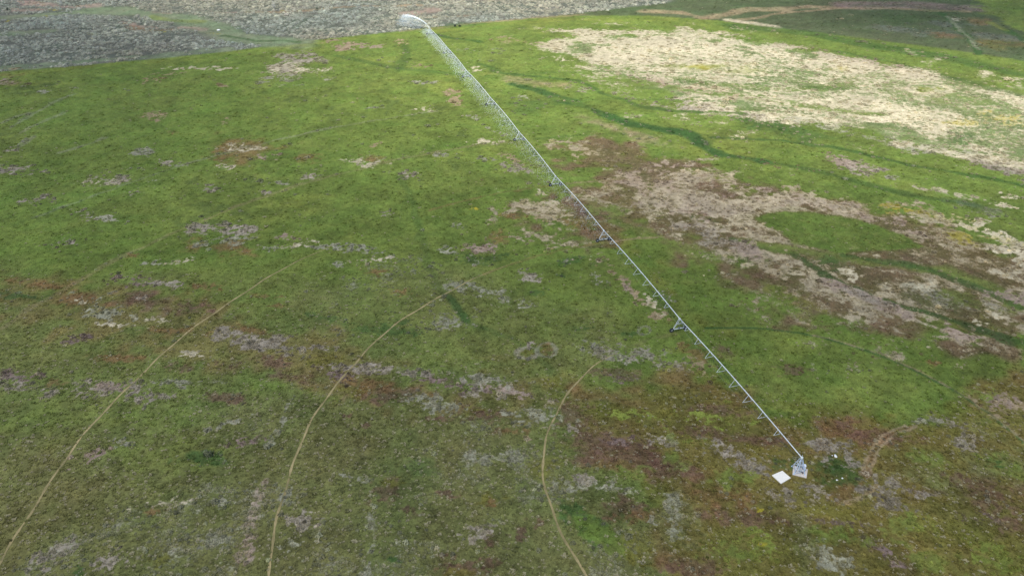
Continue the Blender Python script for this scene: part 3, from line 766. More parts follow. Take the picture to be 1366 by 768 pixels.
tops = [Vector((base_xy[0], base_xy[1], O[2] + PZ))] + [Vector((p[0], p[1], gz(*p) + PZ)) for p in tow_xy]
last_dir = (tops[-1] - tops[-2]).normalized()
tops_end = tops[-1] + last_dir * 11.0

# one drive tower, built at its own origin with the pipe along local +Y
def drive_tower_parts():
    out = []
    hb = 2.12                                                # half of the wheelbase
    m = MB()
    m.box((0, 0, 0.80), (2 * hb - 0.7, 0.20, 0.18))
    for s in (-1, 1):
        m.box((s * (hb - 0.28), 0.0, 0.74), (0.16, 0.30, 0.30))
    out.append(("base_beam", m.mesh("base_beam", [M_galv])))
    for sx in (-1, 1):
        for sy in (-1, 1):
            q = MB().tube([(sx * 1.70, sy * 0.07, 0.90), (sx * 0.16, sy * 0.28, PZ - 0.10)], 0.06, 5)
            out.append(("leg", q.mesh("leg", [M_galv])))
    m = MB()
    m.tube([(-0.92, 0.20, 2.45), (0.92, 0.20, 2.45)], 0.045, 5)
    m.tube([(-0.92, -0.20, 2.45), (0.92, -0.20, 2.45)], 0.045, 5)
    out.append(("cross_brace", m.mesh("cross_brace", [M_galv])))
    w = MB()
    w.lathe([(0.30, -0.15), (0.52, -0.19), (0.60, -0.14), (0.62, 0.0), (0.60, 0.14), (0.52, 0.19), (0.30, 0.15)], (0, 1, 0), (0, 0, 0), 22, 0)
    for k in range(20):                                      # tread lugs
        t = 2 * math.pi * k / 20
        R = Matrix.Rotation(-t, 3, 'Y')
        for s in (-1, 1):
            w.box(R @ Vector((0.615, s * 0.09, 0)), (0.05, 0.17, 0.06), R @ Matrix.Rotation(0.5 * s, 3, 'X'), 0)
    w.lathe([(0.02, -0.05), (0.30, -0.09), (0.30, 0.09), (0.02, 0.05)], (0, 1, 0), (0, 0, 0), 16, 1)
    wm = w.mesh("wheel", [M_tyre, M_hub], False)
    mo = MB().box((0.05, 0.0, 1.03), (0.46, 0.34, 0.26)).tube([(-hb + 0.5, 0.17, 0.80), (hb - 0.5, 0.17, 0.80)], 0.03, 5)
    out.append(("drive_motor", mo.mesh("drive_motor", [M_motor])))
    bx = MB().box((0.0, 0.38, PZ - 0.15), (0.34, 0.22, 0.42))
    out.append(("control_box", bx.mesh("control_box", [M_panel])))
    jt = MB().lathe([(0.01, -0.32), (0.22, -0.32), (0.22, 0.32), (0.01, 0.32)], (0, 1, 0), (0, 0, PZ), 12).box((0, 0, PZ - 0.14), (0.42, 0.66, 0.06))
    out.append(("pipe_joint", jt.mesh("pipe_joint", [M_galv])))
    return out, wm, hb
parts, wheel_mesh, hb = drive_tower_parts()
for i, p in enumerate(tow_xy):
    xa, ya, xb, yb = TOW[i]
    wv = tops[i + 1] - tops[i]
    ang = math.atan2(-wv.x, wv.y)
    t = empty("drive_tower", loc3(p[0], p[1], gz(*p)), root)
    t.rotation_euler = (0, 0, ang)
    for nm, mesh in parts:
        o = bpy.data.objects.new(nm, mesh); col.objects.link(o); o.parent = t
    for s in (-1, 1):
        # wheels roll round the pivot: their plane lies across the pipe, axle along it
        o = bpy.data.objects.new("wheel", wheel_mesh); col.objects.link(o); o.parent = t
        wxy = Vector((p[0], p[1])) + Vector((math.cos(ang), math.sin(ang))) * s * hb
        o.location = (s * hb, 0, 0.63 + gz(wxy.x, wxy.y) - gz(*p))

# spans: pipe, truss triangles, truss rods, drops
def station_depth(t):
    return math.sin(math.pi * min(1, max(0, t)))
for i in range(len(tops)):
    a = tops[i]
    over = i == len(tops) - 1
    bq = tops_end if over else tops[i + 1]
    d = bq - a
    Ls = d.length
    dn = d.normalized()
    side = dn.cross(Vector((0, 0, 1))).normalized()
    sp = empty("overhang" if over else "span", a - Vector(O), root)
    npt = 14
    crown = [d * (k / npt) + Vector((0, 0, (0.0 if over else 0.55) * math.sin(math.pi * k / npt))) for k in range(npt + 1)]
    MB().tube(crown, 0.115, 8).build("pipe", M_pipe, sp, smooth=True)
    def onpipe(t):
        x = t * npt; k = min(int(x), npt - 1)
        return crown[k].lerp(crown[k + 1], x - k)
    if not over:
        ns = 8 if i in (0,) else 7
        e0 = 0.16 if i == 0 else 0.145
        e1 = 0.075 if i == 0 else 0.13
        ts = [e0 + (1 - e0 - e1) * k / (ns - 1) for k in range(ns)]
        low = {-1: [], 1: []}
        for t in ts:
            c = onpipe(t); sd_ = station_depth(t); dep = 0.95 + 1.1 * sd_; hw = 0.38 + 0.95 * sd_
            L_, R_ = c - side * hw - Vector((0, 0, dep)), c + side * hw - Vector((0, 0, dep))
            m = MB()
            m.tube([c, L_], 0.05, 4).tube([c, R_], 0.05, 4).tube([L_, R_], 0.045, 4)
            m.build("truss_brace", M_pipe, sp)
            low[-1].append(L_); low[1].append(R_)
        zl = Vector((0, 0, -1.35))
        for s in (-1, 1):
            st = zl + side * s * 0.62 if i > 0 else Vector((0, 0, -0.25)) + side * s * 0.2
            en = d + zl + side * s * 0.62
            MB().tube([st] + low[s] + [en], 0.014, 4).build("truss_rod", M_rod, sp)
    else:
        m = MB()
        m.tube([Vector((0, 0, 0.9)), d * 0.75], 0.025, 4).tube([Vector((0, 0, 0)), Vector((0, 0, 0.95))], 0.05, 5)
        m.build("support_cable", M_galv, sp)
    # drop hoses with sprinkler heads
    m = MB()
    nd = 5 if over else 20
    for k in range(nd):
        c = onpipe((k + 0.5) / nd) + side * (0.12 if k % 2 else -0.12)
        m.tube([c, c + Vector((0, 0, 0.22)) + side * 0.1, c + side * 0.24, c + side * 0.24 - Vector((0, 0, 2.0))], 0.022, 4)
        m.box(tuple(c + side * 0.24 - Vector((0, 0, 2.08))), (0.10, 0.10, 0.16))
    o = m.build("drop_hoses", M_hose, sp)
    o["kind"] = "stuff"
# end gun
gun = tops_end - Vector(O)
gdir = Vector((-0.86, 0.42, 0.30)).normalized()
m = MB()
m.tube([gun - Vector((0, 0, 0.1)), gun + Vector((0, 0, 0.55))], 0.09, 8).tube([gun + Vector((0, 0, 0.5)), gun + Vector((0, 0, 0.5)) + gdir * 1.3], 0.07, 8, r2=0.04)
m.box(tuple(gun + Vector((0, 0, 0.55)) + gdir * 0.9), (0.12, 0.4, 0.10))
m.build("end_gun", M_galv, root)

# pivot stand on its pad: four raked legs, cross braces, riser, swivel elbow, panel, ladder
st = empty("pivot_stand", (0, 0, 0.16), root)
lg = 1.15
PADROT = math.radians(-8)
st.rotation_euler = (0, 0, PADROT)
for sx in (-1, 1):
    for sy in (-1, 1):
        MB().tube([(sx * lg, sy * lg, 0.0), (sx * 0.22, sy * 0.22, PZ - 0.45)], 0.075, 5).box((sx * lg, sy * lg, 0.02), (0.3, 0.3, 0.04)).build("leg", M_blue, st)
for z in (1.05, 2.15):
    k = lg + (0.22 - lg) * z / (PZ - 0.45)
    c4 = [(-k, -k, z), (k, -k, z), (k, k, z), (-k, k, z)]
    m = MB()
    for j in range(4):
        m.tube([c4[j], c4[(j + 1) % 4]], 0.06, 4)
    m.build("brace_ring", M_galv, st)
m = MB()
for (x0, y0), (x1, y1) in (((-1, -1), (1, -1)), ((1, -1), (1, 1)), ((1, 1), (-1, 1)), ((-1, 1), (-1, -1))):
    k = lg + (0.22 - lg) * 1.05 / (PZ - 0.45)
    m.tube([(x0 * lg, y0 * lg, 0.05), (x1 * k, y1 * k, 1.05)], 0.04, 4)
m.build("diagonal_brace", M_blue, st)
MB().tube([(0, 0, 0), (0, 0, PZ - 0.16)], 0.13, 10).build("riser_pipe", M_blue, st)
MB().lathe([(0.02, -0.2), (0.27, -0.2), (0.3, 0.0), (0.24, 0.22), (0.02, 0.24)], (0, 0, 1), (0, 0, PZ - 0.16), 14).tube([(0, 0, PZ), (0, 0, PZ + 0.75)], 0.035, 5).build("swivel_elbow", M_pipe, st, smooth=False)
MB().box((0.95, -0.35, 1.55), (0.34, 0.62, 0.95)).box((0.95, -0.35, 2.06), (0.42, 0.70, 0.05)).build("control_panel", M_panel, st)
MB().box((0.78, 0.42, 1.25), (0.26, 0.34, 0.5)).build("junction_box", M_panel, st)
m = MB()
for s in (-0.2, 0.2):
    m.tube([(s, -1.18, 0.1), (s, -0.32, PZ - 0.5)], 0.03, 4)
for k in range(1, 9):
    t = k / 9.0
    m.tube([(-0.2, -1.18 + 0.86 * t, 0.1 + (PZ - 0.6) * t), (0.2, -1.18 + 0.86 * t, 0.1 + (PZ - 0.6) * t)], 0.022, 4)
m.build("ladder", M_galv, st)
MB().tube([(0.1, -0.05, 0.25), (0.65, -0.55, 0.25), (0.75, -0.85, 0.25), (0.75, -0.85, -0.05)], 0.13, 8).lathe([(0.02, -0.05), (0.22, -0.05), (0.22, 0.05), (0.02, 0.05)], (0.7, -0.7, 0), (0.45, -0.37, 0.25), 12).build("supply_pipe", M_dark, st)

# pad of two concrete pours and the loose white slab beside it
pad_c = (U(1058, 621) + U(1057, 633) + U(1075.5, 637) + U(1077, 626)) / 4
def slab(name, quad, z0, z1, mat, bevel=0.03):
    cx = sum(q[0] for q in quad) / len(quad); cy = sum(q[1] for q in quad) / len(quad)
    n = len(quad)
    v = [(q[0] - cx, q[1] - cy, z0) for q in quad] + [(q[0] - cx, q[1] - cy, z1 - bevel) for q in quad] + [((q[0] - cx) * 0.985, (q[1] - cy) * 0.985, z1) for q in quad]
    f_ = [tuple(range(n))[::-1], tuple(range(2 * n, 3 * n))]
    for l in (0, 1):
        for k in range(n):
            f_.append((l * n + k, l * n + (k + 1) % n, (l + 1) * n + (k + 1) % n, (l + 1) * n + k))
    me_ = bpy.data.meshes.new(name); me_.from_pydata(v, [], f_); me_.materials.append(mat); me_.update()
    o = bpy.data.objects.new(name, me_); col.objects.link(o); o.location = (cx, cy, gz(cx, cy))
    return o
pq = [U(1057, 633), U(1075.8, 637.6), U(1077.5, 626), U(1058, 620.8)]
o = slab("concrete_pad", [tuple(q) for q in pq], -0.15, 0.16, M_conc)
tag(o, "square pinkish concrete pad under the legs of the pivot stand", "concrete pad")
st.location = (0, 0, 0.16)
sq = [U(1041.8, 645.4), U(1054.6, 637.8), U(1043.4, 628.3), U(1029.6, 634.2)]
o = slab("white_slab", [tuple(q) for q in sq], -0.05, 0.22, M_white, 0.02)
tag(o, "clean white rectangular slab lying in the grass next to the pivot pad", "slab")

def stone(name, xy, r, label, group, seed):
    rs = np.random.default_rng(seed)
    import bmesh
    bm = bmesh.new()
    bmesh.ops.create_icosphere(bm, subdivisions=2, radius=r)
    k1, k2 = rs.uniform(0.8, 1.25, 2)
    for v in bm.verts:
        n = 1 + 0.18 * math.sin(v.co.x / r * 3 + seed) + 0.14 * math.cos(v.co.y / r * 4 + seed * 2)
        v.co = Vector((v.co.x * n * k1, v.co.y * n * k2, v.co.z * n * 0.62))
    me_ = bpy.data.meshes.new(name); bm.to_mesh(me_); bm.free(); me_.materials.append(M_stone)
    o = bpy.data.objects.new(name, me_); col.objects.link(o)
    o.location = (xy[0], xy[1], gz(*xy) + r * 0.3)
    tag(o, label, "stone", group)
    return o
stone("pale_stone", U(1114.4, 608.2), 0.36, "bright white stone by the dark green clump, bigger of a pair", "pale stones near the pivot", 1)
stone("pale_stone", U(1110.4, 607.4), 0.18, "tiny white stone beside a bigger bright white stone", "pale stones near the pivot", 2)
stone("pale_stone", U(1123.8, 637.5), 0.24, "small white stone within the dark green clump", "pale stones near the pivot", 3)
stone("pale_stone", U(1116.6, 639.8), 0.18, "flat pale stone at the lower rim of the dark green clump", "pale stones near the pivot", 4)
stone("pale_stone", U(291.5, 41), 1.0, "pale boulder by the ochre bank among the distant sagebrush", None, 5)

# ------------------------------------------------------------------ wheel tracks worn into the grass
def track_mat():
    m = bpy.data.materials.new("worn_track")
    nt, N, Lk, b = nodes_of(m)
    geo = N.new("ShaderNodeNewGeometry")
    n1 = N.new("ShaderNodeTexNoise"); n1.inputs["Scale"].default_value = 0.16; n1.inputs["Detail"].default_value = 8; n1.inputs["Roughness"].default_value = 0.65
    Lk.new(geo.outputs["Position"], n1.inputs["Vector"])
    cr = N.new("ShaderNodeValToRGB")
    e = cr.color_ramp.elements
    e[0].position = 0.28; e[0].color = (*C(98, 96, 56), 1)
    e[1].position = 0.72; e[1].color = (*C(186, 166, 116), 1)
    q = e.new(0.42); q.color = (*C(142, 128, 82), 1)
    Lk.new(n1.outputs["Fac"], cr.inputs[0]); Lk.new(cr.outputs[0], b.inputs["Base Color"])
    b.inputs["Roughness"].default_value = 0.95
    return m
M_track = track_mat()
def track(r, a0, a1, w, label):
    n = int(abs(a1 - a0) * math.pi / 180 * r / 0.45)
    v, f_ = [], []
    for k in range(n + 1):
        a = math.radians(a0 + (a1 - a0) * k / n)
        tp = min(1, k / (0.16 * n), (n - k) / (0.16 * n))
        wob = 0.28 * math.sin(k * 0.071) + 0.16 * math.sin(k * 0.193 + 1)
        ww = w * (0.25 + 0.75 * tp) * (1 + 0.3 * math.sin(k * 0.61) * math.sin(k * 0.17 + r) + random.uniform(-0.15, 0.15))
        for j, u in enumerate((-0.5, -0.22, 0.22, 0.5)):
            rr = r + wob + u * ww
            x, y = PIVOT[0] + rr * math.sin(a), PIVOT[1] + rr * math.cos(a)
            v.append((x, y, gz(x, y) + (0.035 if j in (0, 3) else 0.012)))
    for k in range(n):
        for j in range(3):
            f_.append((k * 4 + j, k * 4 + j + 1, k * 4 + j + 5, k * 4 + j + 4))
    me_ = bpy.data.meshes.new("wheel_track"); me_.from_pydata(v, [], f_); me_.materials.append(M_track); me_.update()
    o = bpy.data.objects.new("wheel_track", me_); col.objects.link(o)
    o["kind"] = "structure"; o["label"] = label
    return o
track(RAD[0], -140, -38, 0.46, "curved tan wheel track nearest round the pivot pad")
track(RAD[1], -128, -34, 0.48, "second curved tan wheel track out from the pivot pad")
track(RAD[2], -118, -48, 0.48, "third curved tan wheel track out from the pivot pad")

# ------------------------------------------------------------------ plants standing on the ground
mixc = cover * (1 - dens2[:, None] * 0.9) + cover2 * dens2[:, None] * 0.9
row_dy = np.gradient(rows)
cell = (np.repeat(row_dy[:, None], nc, 1) * np.gradient(GX, axis=1)).ravel()
in_fan = (np.abs(np.tile(wide, nr)) <= 0.999) & (vy > 60) & (vy < 700)
jx = np.gradient(GX, axis=1).ravel(); jy = np.repeat(row_dy[:, None], nc, 1).ravel()

def scatter(density, cap):
    """random plant positions; density is plants per square metre at every vertex of the sheet"""
    lam = np.where(in_fan, density * cell, 0)
    tot = lam.sum()
    if tot > cap:
        lam *= cap / tot
    k = rng.poisson(lam)
    idx = np.repeat(np.arange(len(vx)), k)
    x = vx[idx] + rng.uniform(-0.5, 0.5, len(idx)) * jx[idx]
    y = vy[idx] + rng.uniform(-0.5, 0.5, len(idx)) * jy[idx]
    # keep the wheel lines, the pad and the slab clear
    r = np.hypot(x - PIVOT[0], y - PIVOT[1])
    ok = np.ones(len(idx), bool)
    for q in RAD[:3]:
        ok &= np.abs(r - q) > 0.50
    ok &= ~((np.abs(x - pad_c[0]) < 2.1) & (np.abs(y - pad_c[1]) < 2.1))
    sc = np.mean(np.array(sq), 0)
    ok &= np.hypot(x - sc[0], y - sc[1]) > 2.1
    return idx[ok], x[ok], y[ok]

def plant_mat(name, trans=0.0):
    m = bpy.data.materials.new(name)
    nt, N, Lk, b = nodes_of(m)
    a = N.new("ShaderNodeAttribute"); a.attribute_type = 'INSTANCER'; a.attribute_name = "plant_colour"
    geo = N.new("ShaderNodeNewGeometry")
    nz = N.new("ShaderNodeTexNoise"); nz.inputs["Scale"].default_value = 5.0; nz.inputs["Detail"].default_value = 3
    Lk.new(geo.outputs["Position"], nz.inputs["Vector"])
    mr = N.new("ShaderNodeMapRange"); mr.inputs[3].default_value = 0.65; mr.inputs[4].default_value = 1.35
    Lk.new(nz.outputs["Fac"], mr.inputs[0])
    vm = N.new("ShaderNodeVectorMath"); vm.operation = 'SCALE'
    Lk.new(a.outputs["Color"], vm.inputs[0]); Lk.new(mr.outputs[0], vm.inputs["Scale"])
    Lk.new(vm.outputs[0], b.inputs["Base Color"])
    b.inputs["Roughness"].default_value = 0.9
    b.inputs["Specular IOR Level"].default_value = 0.1
    tr = N.new("ShaderNodeBsdfTranslucent"); Lk.new(vm.outputs[0], tr.inputs[0])      # thin leaves let light through
    ad = N.new("ShaderNodeMixShader"); ad.inputs[0].default_value = 0.45
    Lk.new(b.outputs[0], ad.inputs[1]); Lk.new(tr.outputs[0], ad.inputs[2])
    Lk.new(ad.outputs[0], N["Material Output"].inputs["Surface"])
    return m
M_plant = plant_mat("plant_leaf")

def tuft_mesh(name, nb, r, h, seed):
    rs = np.random.default_rng(seed)
    v, f_ = [], []
    for k in range(nb):
        a = rs.uniform(0, 2 * math.pi); d = rs.uniform(0, r * 0.5)
        lean = rs.uniform(0.3, 1.0) * r; hh = h * rs.uniform(0.6, 1.1); w = rs.uniform(0.05, 0.11) * (r / 0.25)
        bx, by = d * math.cos(a), d * math.sin(a)
        tx, ty = bx + lean * math.cos(a), by + lean * math.sin(a)
        px, py = -math.sin(a) * w, math.cos(a) * w
        o = len(v)
        v += [(bx - px, by - py, -0.03), (bx + px, by + py, -0.03), (tx * 0.6 + px, ty * 0.6 + py, hh * 0.75), (tx * 0.6 - px, ty * 0.6 - py, hh * 0.75), (tx, ty, hh)]
        f_ += [(o, o + 1, o + 2, o + 3), (o + 3, o + 2, o + 4)]
    me_ = bpy.data.meshes.new(name); me_.from_pydata(v, [], f_); me_.materials.append(M_plant); me_.update()
    return me_

def bush_mesh(name, seed, nl=90):
    """a low dome of small leaf clumps over a ragged core"""
    rs = np.random.default_rng(seed)
    v, f_ = [], []
    for k in range(nl):
        u, t = rs.uniform(-0.1, 1), rs.uniform(0, 2 * math.pi)
        rr = math.sqrt(max(0, 1 - u * u)) * rs.uniform(0.55, 1.05)
        c = np.array((0.5 * rr * math.cos(t) * (1 + 0.25 * math.sin(3 * t + seed)), 0.5 * rr * math.sin(t), 0.42 * u * rs.uniform(0.75, 1.1) + 0.05))
        n = c / (np.linalg.norm(c) + 1e-6) + rs.normal(0, 0.5, 3)
        n /= np.linalg.norm(n)
        a = np.cross(n, rs.normal(0, 1, 3)); a /= np.linalg.norm(a); b_ = np.cross(n, a)
        q = rs.uniform(0.07, 0.15)
        o = len(v)
        v += [tuple(c + a * q), tuple(c + b_ * q * 0.8), tuple(c - a * q), tuple(c - b_ * q * 0.8)]
        f_.append((o, o + 1, o + 2, o + 3))
    me_ = bpy.data.meshes.new(name); me_.from_pydata(v, [], f_); me_.materials.append(M_plant); me_.update()
    return me_

def plants(name, label, cat, idx, x, y, colr, size, zs, meshes):
    """one object that stands a plant mesh at every point"""
    n = len(x)
    me_ = bpy.data.meshes.new(name)
    me_.vertices.add(n)
    co = np.stack([x, y, relief(x, y)], 1)
    me_.vertices.foreach_set("co", co.ravel())
    a = me_.attributes.new("plant_colour", 'FLOAT_COLOR', 'POINT'); a.data.foreach_set("color", np.concatenate([colr, np.ones((n, 1))], 1).astype(np.float32).ravel())
    a = me_.attributes.new("size", 'FLOAT_VECTOR', 'POINT'); a.data.foreach_set("vector", np.stack([size, size, size * zs], 1).astype(np.float32).ravel())
    a = me_.attributes.new("turn", 'FLOAT_VECTOR', 'POINT'); a.data.foreach_set("vector", np.stack([np.zeros(n), np.zeros(n), rng.uniform(0, 6.283, n)], 1).astype(np.float32).ravel())
    a = me_.attributes.new("which", 'INT', 'POINT'); a.data.foreach_set("value", rng.integers(0, len(meshes), n).astype(np.int32))
    o = bpy.data.objects.new(name, me_); col.objects.link(o)
    g = bpy.data.node_groups.new(name + "_scatter", 'GeometryNodeTree')
    g.interface.new_socket("Geometry", in_out='INPUT', socket_type='NodeSocketGeometry')
    g.interface.new_socket("Geometry", in_out='OUTPUT', socket_type='NodeSocketGeometry')
    gi, go = g.nodes.new("NodeGroupInput"), g.nodes.new("NodeGroupOutput")
    inst = g.nodes.new("GeometryNodeInstanceOnPoints")
    def attr(nm, ty):
        q = g.nodes.new("GeometryNodeInputNamedAttribute"); q.data_type = ty; q.inputs[0].default_value = nm
        return q.outputs[0]
    g2i = g.nodes.new("GeometryNodeGeometryToInstance")
    for mm in meshes[::-1]:
        tmp = bpy.data.objects.new(mm.name, mm)               # source shape for the scatter, not linked into the scene
        oi = g.nodes.new("GeometryNodeObjectInfo"); oi.inputs[0].default_value = tmp
        oi.transform_space = 'ORIGINAL'
        g.links.new(oi.outputs["Geometry"], g2i.inputs[0])
    g.links.new(gi.outputs[0], inst.inputs["Points"])
    g.links.new(g2i.outputs[0], inst.inputs["Instance"])
    inst.inputs["Pick Instance"].default_value = True
    g.links.new(attr("which", 'INT'), inst.inputs["Instance Index"])
    er = g.nodes.new("FunctionNodeEulerToRotation")
    g.links.new(attr("turn", 'FLOAT_VECTOR'), er.inputs[0])
    g.links.new(er.outputs[0], inst.inputs["Rotation"])
    g.links.new(attr("size", 'FLOAT_VECTOR'), inst.inputs["Scale"])
    g.links.new(inst.outputs[0], go.inputs[0])
    md = o.modifiers.new("scatter", 'NODES'); md.node_group = g
    tag(o, label, cat, kind="stuff")
    return o

GRASS = [tuft_mesh("grass_tuft", 9, 0.30, 0.20, k) for k in range(4)]
BUSH = [bush_mesh("bush", k) for k in range(4)]
dist = np.hypot(vy, CAM_H)
wild = np.clip(WT['sage'], 0, 1)
# grass: small tufts close by, broader clumps where only clumps can be told apart
dg = 2.1 * np.exp(-np.clip(vy - 110, 0, 400) / 100) * (0.40 + 0.9 * np.clip(WT['olive'] + WT['brown'] + WT['grey'], 0, 1)) * (1 - wild) * np.clip(1 - 0.5 * WT['cream'], 0, 1)
idx, x, y = scatter(dg, 230000)
kk = np.exp(rng.normal(0.38, 0.20, len(idx)))
pale_tip = rng.random(len(idx)) < (0.08 + 0.14 * WT['olive'][idx])
c_ = mixc[idx] * kk[:, None]
c_[pale_tip] = c_[pale_tip] * 0.4 + PAL['cream'] * 0.75
sz = np.exp(rng.normal(0, 0.25, len(idx))) * np.clip(y / 200, 1.0, 2.4)
plants("grass", "short tufts of green and straw coloured grass all over the field", "grass", idx, x, y, c_, sz, 0.6 - 0.3 * np.clip((y - 150) / 250, 0, 1), GRASS)
# low grey shrubs and dead clumps in the pale patches
ds = (1.0 * WT['grey'] + 0.7 * WT['cream'] + 0.15 * WT['brown'] + 0.35 * WT['dgreen']) * (1 - wild) * (1.25 * np.exp(-np.clip(vy - 150, 0, 500) / 130) + 0.05) * sstep(NZ2[1] * 0.6 + NZ[2] * 0.5 + 0.45)
idx, x, y = scatter(ds, 90000)
kk = np.exp(0.45 + rng.normal(0, 1, len(idx)) * np.where(y < 240, 0.28, 0.14))
c_ = (mixc[idx] * 0.5 + cover2[idx] * 0.5) * kk[:, None]
straw = rng.random(len(idx)) < 0.02 + 0.30 * WT['cream'][idx]
c_[straw] = c_[straw] * 0.3 + C(200, 186, 150) * rng.uniform(0.7, 1.1, (int(straw.sum()), 1))
sz = np.exp(rng.normal(-0.25, 0.35, len(idx))) * np.clip(0.85 * y / 170, 0.85, 2.3)
plants("low_shrubs", "low grey and straw coloured shrubs in the bleached patches of the field", "shrubs", idx, x, y, c_, sz, 0.75 - 0.37 * np.clip((y - 150) / 250, 0, 1), BUSH)
# sagebrush beyond the circle
dd = wild ** 2 * 0.40 * sstep(NZ2[3] * 0.6 + NZ[2] * 0.7 + 0.65)
idx, x, y = scatter(dd, 80000)
kk = np.exp(rng.normal(0.12, 0.16, len(idx)) + 0.14 * NZ[5][idx])
hue = rng.normal(0, 0.015, (len(idx), 3)) + 1 + np.array((0.06, 0.0, -0.06)) * NZ2[6][idx][:, None]
c_ = C(198, 197, 176) * kk[:, None] * hue
sz = np.exp(rng.normal(0.50, 0.35, len(idx)))
plants("sagebrush", "grey green sagebrush crowding the dry range beyond the circular field", "sagebrush", idx, x, y, c_, sz, np.full(len(idx), 0.75), BUSH)

# ------------------------------------------------------------------ water from the sprinklers and the end gun
def water_mat():
    m = bpy.data.materials.new("water_spray")
    nt, N, Lk, b = nodes_of(m)
    b.inputs["Base Color"].default_value = (0.92, 0.95, 0.96, 1)
    b.inputs["Roughness"].default_value = 0.25
    b.inputs["Transmission Weight"].default_value = 0.0
    tr = N.new("ShaderNodeBsdfTranslucent"); tr.inputs[0].default_value = (0.92, 0.96, 0.97, 1)
    mx = N.new("ShaderNodeMixShader"); mx.inputs[0].default_value = 0.45
    Lk.new(b.outputs[0], mx.inputs[1]); Lk.new(tr.outputs[0], mx.inputs[2])
    Lk.new(mx.outputs[0], N["Material Output"].inputs["Surface"])
    return m
M_water = water_mat()
def streaks(P, D, wd):
    """thin three sided drops: position, length vector, width"""
    n = len(P)
    up = rng.normal(0, 1, (n, 3))
    a = np.cross(D, up); a /= np.linalg.norm(a, axis=1)[:, None] + 1e-9
    b_ = np.cross(D, a); b_ /= np.linalg.norm(b_, axis=1)[:, None] + 1e-9
    w = wd[:, None]
    V = np.stack([P, P + D * 0.5 + a * w, P + D * 0.5 - a * w * 0.5 + b_ * w * 0.87, P + D * 0.5 - a * w * 0.5 - b_ * w * 0.87, P + D], 1).reshape(-1, 3)
    o = (np.arange(n) * 5)[:, None]
    F = np.concatenate([o + np.array(q)[None, :] for q in ((0, 1, 2), (0, 2, 3), (0, 3, 1), (4, 2, 1), (4, 3, 2), (4, 1, 3))], 0)
    return V, F
def water_obj(name, V, F, label, cat):
    me_ = bpy.data.meshes.new(name); me_.from_pydata(V.tolist(), [], F.tolist()); me_.materials.append(M_water); me_.update()
    o = bpy.data.objects.new(name, me_); col.objects.link(o)
    tag(o, label, cat, kind="stuff")
    return o
Ps, Ds, Ws = [], [], []
for i in range(2, len(tops)):
    a = np.array(tops[i]); bq = np.array(tops_end if i == len(tops) - 1 else tops[i + 1])
    nd = 5 if i == len(tops) - 1 else 20
    dv = bq - a; sd = np.array((dv[1], -dv[0], 0)) / np.hypot(dv[0], dv[1])
    per = int(70 + 40 * (i - 2))
    for k in range(nd):
        c = a + dv * (k + 0.5) / nd + np.array((0, 0, -2.1))
        th = rng.uniform(0, 2 * math.pi, per); R = rng.uniform(2.6, 4.6, per); t = rng.uniform(0.02, 1, per)
        # drops leave the head level, curve down to the grass and drift with the wind
        hx = R * t * np.cos(th) - 1.6 * t * t * sd[0]; hy = R * t * np.sin(th) - 1.6 * t * t * sd[1]
        hz = 0.35 * t - 2.1 * t * t
        dt = 0.22
        P = np.stack([c[0] + hx, c[1] + hy, c[2] + hz], 1)
        D = np.stack([R * np.cos(th) * dt, R * np.sin(th) * dt, (0.35 - 4.2 * t) * dt], 1)
        Ps.append(P); Ds.append(D); Ws.append(rng.uniform(0.004, 0.008, per) * (0.8 + 0.14 * (i - 2)))
V, F = streaks(np.concatenate(Ps), np.concatenate(Ds), np.concatenate(Ws))
V[:, 2] = np.maximum(V[:, 2], relief(V[:, 0], V[:, 1]) + 0.02)
water_obj("sprinkler_spray", V, F, "misty curtain of falling water under the outer spans of the pipe", "water spray")
# end gun jet: a rising stream that breaks up and rains down on its near side
g0 = np.array(tops_end) + np.array((0, 0, 0.7))
tip = U(537, 21.2, 7.2); tip = np.array((tip[0], tip[1], 7.2))
def jet(t):
    p = g0[None, :] * (1 - t[:, None]) + tip[None, :] * t[:, None]
    p[:, 2] += 3.4 * 4 * t * (1 - t) * 0.55
    return p
n = 5000
t = rng.beta(1.0, 1.1, n)
P = jet(t) + rng.normal(0, 1, (n, 3)) * (0.08 + 1.1 * t[:, None] ** 1.5) * np.array((0.8, 0.8, 0.45))
D = (jet(np.minimum(t + 0.05, 1.05)) - jet(t)) * rng.uniform(0.5, 1.2, (n, 1))
w_ = rng.uniform(0.014, 0.028, n) * (1.2 - t)
n2_ = 9000
t2 = rng.beta(1.5, 1.0, n2_); fall = rng.beta(0.8, 1.3, n2_)
P2 = jet(t2); z0 = P2[:, 2].copy()
hv = (tip - g0)[:2] / np.linalg.norm((tip - g0)[:2])
P2[:, 0] += hv[0] * 6 * fall + rng.normal(0, 1.6, n2_); P2[:, 1] += hv[1] * 6 * fall + rng.normal(0, 1.6, n2_)
P2[:, 2] = 0.1 + (z0 - 0.1) * (1 - fall)
D2 = np.stack([np.full(n2_, hv[0] * 0.3), np.full(n2_, hv[1] * 0.3), np.full(n2_, -0.9)], 1) * rng.uniform(0.5, 1.2, (n2_, 1))
V, F = streaks(np.concatenate([P, P2]), np.concatenate([D, D2]), np.concatenate([w_, rng.uniform(0.005, 0.012, n2_)]))
water_obj("water_jet", V, F, "white arc of water shot from the far end of the pipe into the sagebrush", "water jet")

